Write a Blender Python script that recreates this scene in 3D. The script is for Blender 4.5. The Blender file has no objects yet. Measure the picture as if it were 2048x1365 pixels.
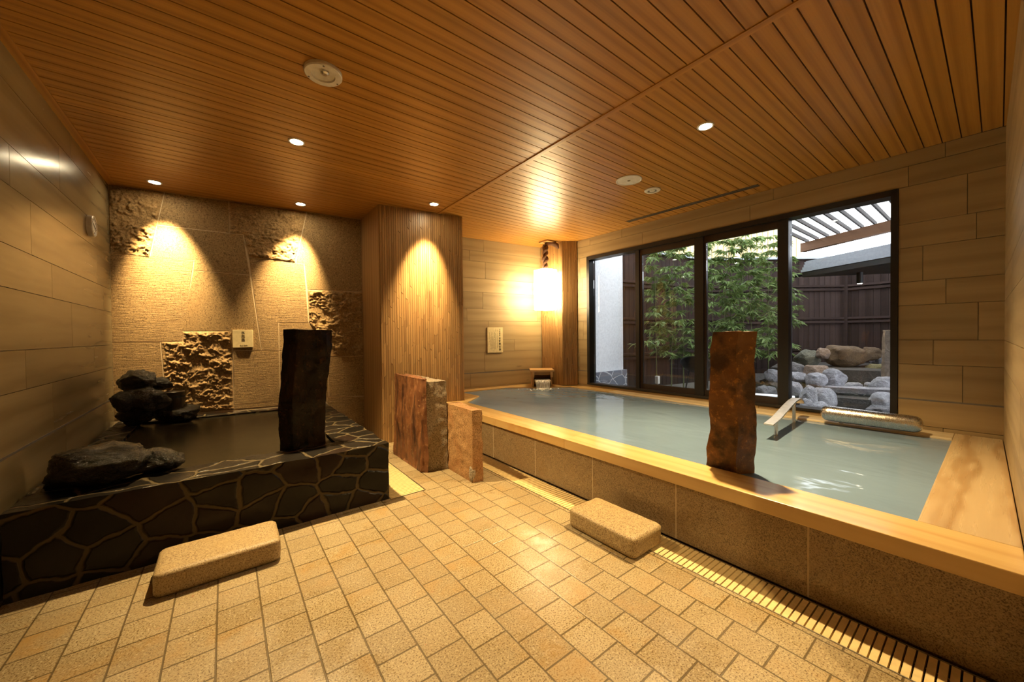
# Japanese bath room: hot milky bath, cold stone bath, window to a small garden.
import bpy, bmesh, math, random
from mathutils import Vector, Matrix, noise
random.seed(7)
sc = bpy.context.scene
COL = sc.collection
PI = math.pi

# ------------------------------------------------------------------ materials
def nd(nt, typ, ins=None, **props):
    n = nt.nodes.new(typ)
    for k, v in props.items():
        setattr(n, k, v)
    for k, v in (ins or {}).items():
        s = n.inputs[k]
        if isinstance(v, bpy.types.NodeSocket):
            nt.links.new(v, s)
        else:
            s.default_value = v
    return n

def mth(nt, op, a, b=None, clamp=False):
    n = nt.nodes.new('ShaderNodeMath'); n.operation = op; n.use_clamp = clamp
    for i, v in enumerate((a, b)):
        if v is None: continue
        if isinstance(v, bpy.types.NodeSocket): nt.links.new(v, n.inputs[i])
        else: n.inputs[i].default_value = v
    return n.outputs[0]

def mixc(nt, f, a, b, mode='MIX'):
    n = nt.nodes.new('ShaderNodeMix'); n.data_type = 'RGBA'; n.blend_type = mode
    for s, v in ((n.inputs[0], f), (n.inputs[6], a), (n.inputs[7], b)):
        if isinstance(v, bpy.types.NodeSocket): nt.links.new(v, s)
        elif isinstance(v, (tuple, list)): s.default_value = (*v[:3], 1)
        else: s.default_value = v
    return n.outputs[2]

def ramp(nt, fac, stops):
    n = nt.nodes.new('ShaderNodeValToRGB')
    cr = n.color_ramp
    while len(cr.elements) < len(stops): cr.elements.new(0.5)
    for e, (p, c) in zip(cr.elements, stops):
        e.position = p
        e.color = (c, c, c, 1) if not isinstance(c, (tuple, list)) else (*c[:3], 1)
    nt.links.new(fac, n.inputs[0])
    return n.outputs[0]

def newmat(name):
    m = bpy.data.materials.new(name); m.use_nodes = True
    nt = m.node_tree
    b = nt.nodes['Principled BSDF']
    return m, nt, b

def setb(nt, b, **kw):
    names = dict(color='Base Color', rough='Roughness', metal='Metallic', spec='Specular IOR Level', normal='Normal',
                 trans='Transmission Weight', ior='IOR', emit='Emission Color', estr='Emission Strength', coat='Coat Weight',
                 crough='Coat Roughness')
    for k, v in kw.items():
        s = b.inputs[names[k]]
        if isinstance(v, bpy.types.NodeSocket): nt.links.new(v, s)
        elif isinstance(v, (tuple, list)): s.default_value = (*v[:3], 1)
        else: s.default_value = v

def objco(nt):
    return nd(nt, 'ShaderNodeTexCoord').outputs['Object']

def noisetex(nt, vec, scale, detail=4, rough=.55, dist=0):
    n = nd(nt, 'ShaderNodeTexNoise', {'Vector': vec, 'Scale': scale, 'Detail': detail, 'Roughness': rough, 'Distortion': dist})
    return n.outputs['Fac']

def mapv(nt, vec, scale=(1, 1, 1), loc=(0, 0, 0), rot=(0, 0, 0)):
    return nd(nt, 'ShaderNodeMapping', {'Vector': vec, 'Scale': scale, 'Location': loc, 'Rotation': rot}).outputs[0]

def bump(nt, h, strength=.3, dist=.01):
    return nd(nt, 'ShaderNodeBump', {'Height': h, 'Strength': strength, 'Distance': dist}).outputs[0]

def simple(name, color, rough=.5, metal=0, spec=.5, coat=0):
    m, nt, b = newmat(name)
    # a faint procedural unevenness so that nothing is perfectly flat
    n = noisetex(nt, objco(nt), 35, 3)
    c = mixc(nt, ramp(nt, n, [(.3, 0), (.7, 1)]), tuple(x * .9 for x in color), tuple(min(1, x * 1.08) for x in color))
    setb(nt, b, color=c, rough=rough, metal=metal, spec=spec, coat=coat)
    return m

def rndattr(nt):
    n = nt.nodes.new('ShaderNodeAttribute'); n.attribute_name = 'rnd'
    s = nd(nt, 'ShaderNodeSeparateColor', {0: n.outputs['Color']})
    return s.outputs

def wood(name, dark, light, fine=60, rings=6, contrast=.6, rough=.35, tint=.25, knots=0, spec=.5, coat=0, stain=None, bumps=.08, warpk=4, ringw=.35):
    """boards: grain runs along U (metres); 'rnd' gives each board its own tone"""
    m, nt, b = newmat(name)
    uv = nd(nt, 'ShaderNodeTexCoord').outputs['UV']
    r = rndattr(nt)
    off = nd(nt, 'ShaderNodeCombineXYZ', {0: mth(nt, 'MULTIPLY', r[0], 17), 1: mth(nt, 'MULTIPLY', r[1], 23)}).outputs[0]
    v = nd(nt, 'ShaderNodeVectorMath', {0: uv, 1: off}, operation='ADD').outputs[0]
    f1 = noisetex(nt, mapv(nt, v, (1.2, fine, 1)), 1, 5, .6)
    warp = noisetex(nt, mapv(nt, v, (1.1, 6, 1)), 1.3, 2)
    wv = nd(nt, 'ShaderNodeSeparateXYZ', {0: v}).outputs
    ring = mth(nt, 'SINE', mth(nt, 'ADD', mth(nt, 'MULTIPLY', wv[1], rings * 6.28), mth(nt, 'MULTIPLY', warp, warpk)))
    ring = mth(nt, 'ADD', mth(nt, 'MULTIPLY', ring, .5), .5)
    ring = mth(nt, 'POWER', ring, 2.2)
    g = mth(nt, 'ADD', mth(nt, 'MULTIPLY', f1, 1 - ringw), mth(nt, 'MULTIPLY', ring, ringw))
    g = ramp(nt, g, [(.5 - contrast * .4, 0), (.5 + contrast * .4, 1)])
    c = mixc(nt, g, light, dark)
    if knots:
        kn = noisetex(nt, mapv(nt, v, (2.2, 7, 1)), 1.6, 3, .5)
        km = ramp(nt, kn, [(.68, 0), (.8, 1)])
        c = mixc(nt, mth(nt, 'MULTIPLY', km, knots), c, tuple(x * .45 for x in dark))
    tone = mth(nt, 'ADD', mth(nt, 'MULTIPLY', mth(nt, 'SUBTRACT', r[2], .5), tint * 2), 1)
    tc = nd(nt, 'ShaderNodeCombineColor', {0: tone, 1: tone, 2: tone}).outputs[0]
    c = mixc(nt, 1.0, c, tc, 'MULTIPLY')
    if stain:
        o = objco(nt)
        sm = ramp(nt, noisetex(nt, mapv(nt, o, (3, 1.3, 1)), 1.7, 5, .6), [(.52, 0), (.68, 1)])
        c = mixc(nt, mth(nt, 'MULTIPLY', sm, .75), c, stain)
    rr = mth(nt, 'ADD', mth(nt, 'MULTIPLY', f1, .15), rough - .07)
    setb(nt, b, color=c, rough=rr, spec=spec, coat=coat, normal=bump(nt, g, bumps, .004))
    if coat: b.inputs['Coat Roughness'].default_value = .12
    return m

def granite(name, base, dark, rust, scale=150, rough=.55, rustamt=.5, lines=False, bumpd=.003, wet=None, bstr=.5):
    m, nt, b = newmat(name)
    o = objco(nt)
    sp = noisetex(nt, o, scale, 3, .6)
    sp2 = noisetex(nt, mapv(nt, o, loc=(5, 3, 1)), scale * .6, 2, .5)
    big = noisetex(nt, o, 5, 4, .6)
    c = mixc(nt, ramp(nt, sp, [(.40, 1), (.50, 0)]), base, dark)
    c = mixc(nt, mth(nt, 'MULTIPLY', ramp(nt, sp2, [(.56, 0), (.66, 1)]), .6), c, tuple(min(1, x * 1.5) for x in base))
    c = mixc(nt, mth(nt, 'MULTIPLY', ramp(nt, big, [(.45, 0), (.72, 1)]), rustamt), c, rust)
    h = sp
    if lines:
        ln = noisetex(nt, mapv(nt, o, (9, 9, 150)), 1, 3, .6)
        h = mth(nt, 'ADD', mth(nt, 'MULTIPLY', sp, .4), ln)
        c = mixc(nt, mth(nt, 'MULTIPLY', ramp(nt, ln, [(.42, 1), (.52, 0)]), .35), c, dark)
    setb(nt, b, color=c, rough=rough, spec=.4, normal=bump(nt, h, bstr, bumpd))
    if wet is not None:
        w = ramp(nt, noisetex(nt, o, 3, 3), [(.4, wet), (.6, rough)])
        setb(nt, b, rough=w)
    return m

def rockmat(name, a, bcol, vein, rough=.7, scale=6, veinamt=.6, bd=.02, spec=.5):
    m, nt, b = newmat(name)
    o = objco(nt)
    n1 = noisetex(nt, o, scale, 8, .65, 1.0)
    n2 = noisetex(nt, mapv(nt, o, (1, 1, 2.2)), scale * 2.3, 6, .6, 2.5)
    c = mixc(nt, ramp(nt, n1, [(.35, 0), (.65, 1)]), a, bcol)
    v = ramp(nt, n2, [(.44, 0), (.5, 1), (.56, 0)])
    c = mixc(nt, mth(nt, 'MULTIPLY', v, veinamt), c, vein)
    h = mth(nt, 'ADD', n1, mth(nt, 'MULTIPLY', n2, .5))
    setb(nt, b, color=c, rough=rough, spec=spec, normal=bump(nt, h, .9, bd * 1.6))
    return m

MT = {}
MT['ceil'] = wood('ceiling_wood', (.33, .145, .024), (.48, .235, .044), fine=85, rings=16, contrast=.6, rough=.36, tint=.08, spec=.5, warpk=2)
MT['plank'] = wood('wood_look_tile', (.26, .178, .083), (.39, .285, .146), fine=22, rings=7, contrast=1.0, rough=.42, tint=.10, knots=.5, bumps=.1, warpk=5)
MT['plank_left'] = wood('wood_look_tile_wet_shaded', (.18, .134, .066), (.28, .215, .112), fine=22, rings=7, contrast=1.0, rough=.24, tint=.10, knots=.5, bumps=.1, warpk=5)  # wet gloss; weak light on this wall is also put into the darker colour
MT['column'] = wood('column_wood', (.25, .132, .047), (.38, .22, .087), fine=70, rings=14, contrast=.6, rough=.38, tint=.14)
MT['hinoki'] = wood('rim_wood', (.54, .32, .11), (.74, .52, .22), fine=34, rings=9, contrast=1.5, rough=.2, tint=.06, coat=.3, bumps=.03, warpk=9)
MT['hinoki_stain'] = wood('rim_wood_stained', (.54, .31, .10), (.72, .49, .19), fine=34, rings=9, contrast=1.5, rough=.22, tint=.05, coat=.3, stain=(.46, .19, .035), bumps=.04, warpk=7)
MT['daylit_rim'] = wood('daylit_rim_wood', (.56, .42, .24), (.74, .62, .42), fine=34, rings=9, contrast=1.5, rough=.25, tint=.06, coat=.2, bumps=.03, warpk=9)  # rim wood lightened, daylight from the window put into its colour
MT['bench'] = wood('bench_wood', (.36, .21, .085), (.60, .45, .255), fine=50, rings=6, contrast=1.2, rough=.28, tint=.06, coat=.2, bumps=.02, warpk=12, ringw=.6)
MT['palewood'] = wood('pale_wood', (.50, .28, .10), (.68, .42, .18), fine=60, rings=6, rough=.4, tint=.1)
MT['beam'] = wood('beam_wood', (.09, .04, .018), (.15, .07, .032), fine=40, rings=3, rough=.7, tint=.15)
MT['darkbeam'] = simple('dark_grey_timber', (.07, .062, .06), .8)
MT['wetbed'] = rockmat('dark_wet_bed', (.03, .026, .022), (.07, .06, .05), (.02, .018, .016), .5, 14, .4)
MT['foam'] = simple('white_foam', (.86, .87, .86), .4)
MT['fence'] = wood('fence_boards', (.022, .0135, .0115), (.040, .026, .023), fine=70, rings=4, contrast=.6, rough=.8, tint=.18, spec=.12)
MT['fence_in'] = simple('fence_shadow_gap', (.012, .009, .009), .9)
MT['yellow'] = wood('ribbed_siding', (.78, .56, .26), (.9, .72, .4), fine=20, rings=2, rough=.8, tint=.08)
MT['groove'] = simple('ceiling_groove', (.035, .014, .005), .8)
MT['grout'] = simple('grout', (.13, .10, .07), .9)
MT['mortar'] = simple('pale_mortar', (.52, .40, .25), .9)
MT['slab'] = granite('stone_slab', (.285, .183, .075), (.125, .072, .027), (.255, .15, .055), 120, .7, .4, lines=True, bumpd=.006, bstr=.7)
MT['slab_plain'] = granite('stone_slab_plain', (.27, .176, .074), (.125, .072, .027), (.25, .147, .054), 110, .7, .4, bumpd=.004)
MT['slab_rough'] = granite('stone_split_face', (.295, .188, .077), (.16, .092, .037), (.265, .15, .054), 90, .8, .4, bumpd=.006)
MT['step'] = granite('rust_granite', (.40, .295, .15), (.17, .10, .042), (.38, .255, .10), 190, .5, .45, bumpd=.002)
MT['panel'] = granite('bath_granite', (.30, .21, .11), (.10, .062, .03), (.26, .165, .075), 230, .36, .5, bumpd=.0008, wet=.14, bstr=.2)
MT['greygranite'] = granite('grey_granite', (.33, .27, .19), (.12, .095, .065), (.33, .22, .11), 120, .75, .35, bumpd=.006)
MT['tangranite'] = granite('tan_granite', (.36, .205, .085), (.18, .09, .03), (.27, .10, .025), 120, .7, .75, bumpd=.006)
MT['paving_grey'] = rockmat('grey_paving', (.20, .21, .25), (.33, .34, .38), (.6, .6, .62), .8, 14, .5)
MT['chrome'] = simple('brushed_steel', (.66, .64, .61), .27, 1.0)
MT['wetsteel'] = simple('wet_steel_tube', (.66, .64, .61), .3, 1.0)
MT['satin'] = simple('satin_steel', (.72, .70, .67), .45, .9)
MT['steelframe'] = simple('grate_frame_steel', (.5, .46, .38), .35, 1.0)
MT['alu'] = simple('bronze_aluminium', (.022, .019, .017), .38, .3)
MT['sash'] = simple('sash_aluminium', (.040, .026, .018), .35, .3)
MT['white'] = simple('white_plastic', (.74, .70, .62), .45)
MT['dial'] = simple('clock_dial_white', (.92, .90, .86), .5)
MT['offwhite'] = simple('sign_board', (.66, .54, .30), .5)
MT['ink'] = simple('black_ink', (.02, .016, .01), .7)
MT['greyink'] = simple('grey_ink', (.20, .15, .07), .7)
MT['dark'] = simple('dark_void', (.01, .008, .006), .9)
MT['greymetal'] = simple('grey_metal', (.20, .18, .16), .45, .5)
MT['slat'] = simple('resin_slat', (.70, .53, .25), .5)
MT['plaster'] = simple('white_plaster', (.84, .84, .85), .9)
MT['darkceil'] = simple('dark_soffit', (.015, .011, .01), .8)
MT['roofmetal'] = simple('grey_roof_metal', (.36, .38, .42), .45, .2)
MT['soil'] = rockmat('garden_soil', (.10, .09, .075), (.17, .155, .13), (.22, .2, .17), .95, 20, .4)
MT['rope'] = rockmat('driftwood_brown', (.09, .035, .012), (.16, .06, .02), (.05, .02, .008), .7, 25, .5, .01)
MT['rk_light'] = rockmat('light_grey_rock', (.26, .255, .275), (.50, .49, .52), (.09, .088, .095), .75, 7, .6)
MT['rk_warm'] = rockmat('pinkish_rock', (.15, .095, .062), (.27, .19, .14), (.42, .35, .3), .75, 7, .5)
MT['rk_brown'] = rockmat('brown_rock', (.085, .048, .02), (.17, .105, .046), (.035, .02, .01), .75, 4, .5)
MT['rk_olive'] = rockmat('olive_rock', (.045, .05, .034), (.125, .125, .09), (.24, .23, .18), .75, 7, .5)
MT['rk_yellow'] = rockmat('yellowish_rock', (.12, .098, .035), (.24, .20, .08), (.05, .042, .015), .7, 8, .6)
MT['rk_dark'] = rockmat('dark_grey_rock', (.06, .058, .062), (.15, .145, .155), (.3, .29, .3), .75, 6, .5)
MT['rk_wet'] = rockmat('wet_black_rock', (.008, .007, .005), (.026, .021, .014), (.045, .036, .022), .16, 11, .4, .014, spec=.35)
MT['rk_post'] = rockmat('post_rock', (.12, .085, .06), (.24, .18, .13), (.34, .28, .22), .8, 14, .6)
MT['culm'] = simple('bamboo_culm', (.13, .14, .045), .5)
MT['pail'] = simple('wet_dark_wood', (.035, .024, .013), .3)
def wetsteel(m):
    nt = m.node_tree; b = nt.nodes['Principled BSDF']
    n = noisetex(nt, objco(nt), 260, 2)
    setb(nt, b, normal=bump(nt, ramp(nt, n, [(.5, 0), (.62, 1)]), .18, .002), rough=mth(nt, 'ADD', mth(nt, 'MULTIPLY', n, .2), .16))
wetsteel(MT['wetsteel'])

def leafmat():
    m, nt, b = newmat('bamboo_leaf')
    r = rndattr(nt)
    c = mixc(nt, r[0], (.085, .17, .035), (.27, .40, .12))
    c = mixc(nt, mth(nt, 'MULTIPLY', r[1], .35), c, (.42, .46, .22))
    setb(nt, b, color=c, rough=.45, spec=.5)
    tr = nd(nt, 'ShaderNodeBsdfTranslucent', {'Color': c})
    mx = nd(nt, 'ShaderNodeMixShader', {0: .3, 1: b.outputs[0], 2: tr.outputs[0]})
    nt.links.new(mx.outputs[0], nt.nodes['Material Output'].inputs[0])
    return m
MT['leaf'] = leafmat()

def floormat():
    m, nt, b = newmat('granite_floor_tiles')
    o = objco(nt)
    s = nd(nt, 'ShaderNodeSeparateXYZ', {0: o}).outputs
    P = .1453
    xx = mth(nt, 'DIVIDE', mth(nt, 'SUBTRACT', s[0], .1), P)
    col = mth(nt, 'FLOOR', xx)
    odd = mth(nt, 'MODULO', mth(nt, 'ADD', col, 101), 2)
    yy = mth(nt, 'ADD', mth(nt, 'DIVIDE', mth(nt, 'SUBTRACT', s[1], 1.94), .1465), mth(nt, 'MULTIPLY', odd, .5))
    row = mth(nt, 'FLOOR', yy)
    fx, fy = mth(nt, 'FRACT', xx), mth(nt, 'FRACT', yy)
    ex = mth(nt, 'MINIMUM', fx, mth(nt, 'SUBTRACT', 1, fx))
    ey = mth(nt, 'MINIMUM', fy, mth(nt, 'SUBTRACT', 1, fy))
    ed = mth(nt, 'MINIMUM', ex, ey)
    wob = mth(nt, 'MULTIPLY', mth(nt, 'SUBTRACT', noisetex(nt, o, 60, 2), .5), .012)
    joint = ramp(nt, mth(nt, 'ADD', ed, wob), [(.012, 1), (.026, 0)])
    cell = nd(nt, 'ShaderNodeCombineXYZ', {0: col, 1: row}).outputs[0]
    wn = nd(nt, 'ShaderNodeTexWhiteNoise', {'Vector': cell}, noise_dimensions='3D')
    rs = nd(nt, 'ShaderNodeSeparateColor', {0: wn.outputs['Color']}).outputs
    sp = noisetex(nt, o, 170, 3, .65)
    sp2 = noisetex(nt, mapv(nt, o, loc=(9, 2, 4)), 120, 2, .5)
    c = mixc(nt, rs[0], (.31, .235, .125), (.40, .315, .18))
    c = mixc(nt, ramp(nt, sp, [(.40, 1), (.48, 0)]), c, (.13, .078, .032))
    c = mixc(nt, mth(nt, 'MULTIPLY', ramp(nt, sp2, [(.56, 0), (.66, 1)]), .55), c, (.56, .46, .28))
    rust = mth(nt, 'MULTIPLY', ramp(nt, noisetex(nt, o, 6, 5, .65), [(.45, 0), (.7, 1)]), mth(nt, 'ADD', mth(nt, 'MULTIPLY', ramp(nt, rs[1], [(.55, 0), (1, 1)]), .7), .12))
    c = mixc(nt, rust, c, (.36, .205, .055))
    red = ramp(nt, noisetex(nt, mapv(nt, o, loc=(3, 7, 0)), 28, 3, .6), [(.70, 0), (.76, 1)])
    c = mixc(nt, mth(nt, 'MULTIPLY', red, .6), c, (.30, .06, .012))
    c = mixc(nt, joint, c, (.115, .08, .035))
    h = mth(nt, 'SUBTRACT', mth(nt, 'MULTIPLY', sp, .25), joint)
    wetn = ramp(nt, noisetex(nt, o, 2.3, 4, .6), [(.40, .13), (.62, .46)])
    micro = mth(nt, 'ADD', wetn, mth(nt, 'MULTIPLY', sp2, .1))
    setb(nt, b, color=c, rough=micro, spec=.45, normal=bump(nt, h, .55, .004))
    return m
MT['floor'] = floormat()

def crazy(name, tones, grout, scale, rough, width=.05, spec=.5):
    m, nt, b = newmat(name)
    o = objco(nt)
    wv = nd(nt, 'ShaderNodeTexNoise', {'Vector': o, 'Scale': 9, 'Detail': 3}).outputs['Color']
    d = nd(nt, 'ShaderNodeVectorMath', {0: wv, 1: (.5, .5, .5)}, operation='SUBTRACT').outputs[0]
    d = nd(nt, 'ShaderNodeVectorMath', {0: d}, operation='SCALE'); d.inputs['Scale'].default_value = .06
    v = nd(nt, 'ShaderNodeVectorMath', {0: o, 1: d.outputs[0]}, operation='ADD').outputs[0]
    gn = nd(nt, 'ShaderNodeSeparateXYZ', {0: nt.nodes.new('ShaderNodeNewGeometry').outputs['True Normal']}).outputs
    vs = nd(nt, 'ShaderNodeSeparateXYZ', {0: v}).outputs
    isz = mth(nt, 'GREATER_THAN', mth(nt, 'ABSOLUTE', gn[2]), .6)
    isx = mth(nt, 'GREATER_THAN', mth(nt, 'ABSOLUTE', gn[0]), .6)
    a = mth(nt, 'ADD', mth(nt, 'MULTIPLY', isx, vs[1]), mth(nt, 'MULTIPLY', mth(nt, 'SUBTRACT', 1, isx), vs[0]))
    b2 = mth(nt, 'ADD', mth(nt, 'MULTIPLY', isz, vs[1]), mth(nt, 'MULTIPLY', mth(nt, 'SUBTRACT', 1, isz), mth(nt, 'ADD', vs[2], 5.33)))
    v = nd(nt, 'ShaderNodeCombineXYZ', {0: a, 1: mth(nt, 'MULTIPLY', b2, 1.25)}).outputs[0]
    e = nd(nt, 'ShaderNodeTexVoronoi', {'Vector': v, 'Scale': scale, 'Randomness': .95}, feature='DISTANCE_TO_EDGE', voronoi_dimensions='2D').outputs['Distance']
    cc = nd(nt, 'ShaderNodeTexVoronoi', {'Vector': v, 'Scale': scale, 'Randomness': .95}, feature='F1', voronoi_dimensions='2D').outputs['Color']
    rs = nd(nt, 'ShaderNodeSeparateColor', {0: cc}).outputs
    j = ramp(nt, e, [(width * .75, 1), (width * 1.25, 0)])
    c = mixc(nt, rs[0], tones[0], tones[1])
    c = mixc(nt, ramp(nt, rs[1], [(.72, 0), (.9, 1)]), c, tones[2])
    n = noisetex(nt, o, 30, 6, .65)
    c = mixc(nt, mth(nt, 'MULTIPLY', n, .5), c, tuple(x * .5 for x in tones[0]))
    c = mixc(nt, j, c, grout)
    h = mth(nt, 'ADD', ramp(nt, e, [(width * .6, 0), (width * 1.8, 1)]), mth(nt, 'MULTIPLY', n, .35))
    rr = mth(nt, 'ADD', mth(nt, 'MULTIPLY', j, .25), mth(nt, 'ADD', rough, mth(nt, 'MULTIPLY', n, .12)))
    setb(nt, b, color=c, rough=rr, spec=spec, normal=bump(nt, h, .9, .009))
    return m
MT['crazy'] = crazy('wet_flagstone', ((.007, .006, .0045), (.019, .015, .011), (.022, .011, .007)), (.078, .057, .027), 5.2, .26, .05, .22)
MT['crazy_grey'] = crazy('grey_flagstone', ((.18, .20, .25), (.26, .28, .33), (.22, .22, .26)), (.62, .62, .64), 5, .8, .04)

def rustmat(name, a, bcol, c3, rough, streak=True, spec=.5):
    m, nt, b = newmat(name)
    o = objco(nt)
    n1 = noisetex(nt, mapv(nt, o, (1, 1, .55 if streak else 1)), 9, 8, .7, .6)
    n2 = noisetex(nt, o, 38, 5, .7)
    n3 = noisetex(nt, mapv(nt, o, (3, 3, .35) if streak else (1, 1, 1), (1, 2, 3)), 6, 5, .6)
    c = mixc(nt, ramp(nt, n1, [(.38, 0), (.62, 1)]), a, bcol)
    c = mixc(nt, ramp(nt, n2, [(.56, 0), (.68, 1)]), c, c3)
    c = mixc(nt, ramp(nt, n3, [(.5, 0), (.62, 1)]), c, tuple(x * .4 for x in a))
    setb(nt, b, color=c, rough=rough, spec=spec, normal=bump(nt, mth(nt, 'ADD', n1, mth(nt, 'MULTIPLY', n2, .4)), .5, .012))
    return m
MT['rust'] = rustmat('rusty_pillar_stone', (.12, .052, .018), (.19, .085, .026), (.36, .17, .035), .5, streak=False, spec=.35)
MT['rust_red'] = rustmat('rust_red_crust', (.11, .036, .011), (.21, .082, .027), (.33, .18, .07), .55)
MT['blackstone'] = rustmat('wet_black_pillar', (.007, .004, .0025), (.02, .010, .005), (.045, .02, .008), .2, spec=.25)

def watermat(name, color, rough, bs, scale, spec=.5, streaks=False):
    m, nt, b = newmat(name)
    o = objco(nt)
    n = noisetex(nt, mapv(nt, o, (1, .6, 1)), scale, 3, .5, .5)
    n2 = noisetex(nt, o, .7, 3, .5)
    c = mixc(nt, ramp(nt, n2, [(.35, 0), (.65, 1)]), tuple(x * .88 for x in color), tuple(min(1, x * 1.12) for x in color))
    setb(nt, b, color=c, rough=rough, spec=spec, normal=bump(nt, n, bs, .02))
    b.inputs['IOR'].default_value = 1.33
    return m
MT['water'] = watermat('milky_spring_water', (.16, .238, .345), .05, .42, 3.2)
MT['coldwater'] = watermat('dark_cold_water', (.020, .016, .009), .22, .2, 5, spec=.3)
MT['pondwater'] = watermat('pond_water', (.03, .032, .016), .05, .15, 8)

def fallmat():
    m, nt, b = newmat('falling_water')
    o = objco(nt)
    n = noisetex(nt, mapv(nt, o, (60, 60, 4)), 1, 3, .6)
    setb(nt, b, color=(.9, .9, .88), rough=.15)
    tp = nd(nt, 'ShaderNodeBsdfTransparent')
    mx = nd(nt, 'ShaderNodeMixShader', {0: ramp(nt, n, [(.35, .25), (.7, .85)]), 1: tp.outputs[0], 2: b.outputs[0]})
    nt.links.new(mx.outputs[0], nt.nodes['Material Output'].inputs[0])
    return m
MT['fall'] = fallmat()

def glassmat():
    m = bpy.data.materials.new('window_glass'); m.use_nodes = True
    nt = m.node_tree; nt.nodes.clear()
    out = nt.nodes.new('ShaderNodeOutputMaterial')
    fr = nd(nt, 'ShaderNodeFresnel', {'IOR': 1.5})
    tp = nd(nt, 'ShaderNodeBsdfTransparent', {'Color': (.97, .985, .98, 1)})
    gl = nd(nt, 'ShaderNodeBsdfGlossy', {'Roughness': .0})
    mx = nd(nt, 'ShaderNodeMixShader', {0: fr.outputs[0], 1: tp.outputs[0], 2: gl.outputs[0]})
    nt.links.new(mx.outputs[0], out.inputs[0])
    return m
MT['glass'] = glassmat()

def sheetmat():
    m = bpy.data.materials.new('translucent_sheet'); m.use_nodes = True
    nt = m.node_tree; nt.nodes.clear()
    out = nt.nodes.new('ShaderNodeOutputMaterial')
    n = noisetex(nt, objco(nt), 4, 6, .7)
    c = ramp(nt, n, [(.3, (.74, .73, .72)), (.55, (.97, .97, .97))])
    tp = nd(nt, 'ShaderNodeBsdfTransparent', {'Color': c})
    tl = nd(nt, 'ShaderNodeBsdfTranslucent', {'Color': c})
    mx = nd(nt, 'ShaderNodeMixShader', {0: .5, 1: tp.outputs[0], 2: tl.outputs[0]})
    nt.links.new(mx.outputs[0], out.inputs[0])
    return m
MT['sheet'] = sheetmat()

def emitmat(name, color, strength):
    m, nt, b = newmat(name)
    setb(nt, b, color=(.8, .8, .8), emit=color, estr=strength)
    return m
MT['lamp'] = emitmat('lamp_glow', (1, .82, .50), 180)
MT['lantern'] = emitmat('paper_glow', (1, .76, .40), 42)
MT['eavelamp'] = emitmat('eave_lamp_glow', (1, .85, .65), 25)

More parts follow.
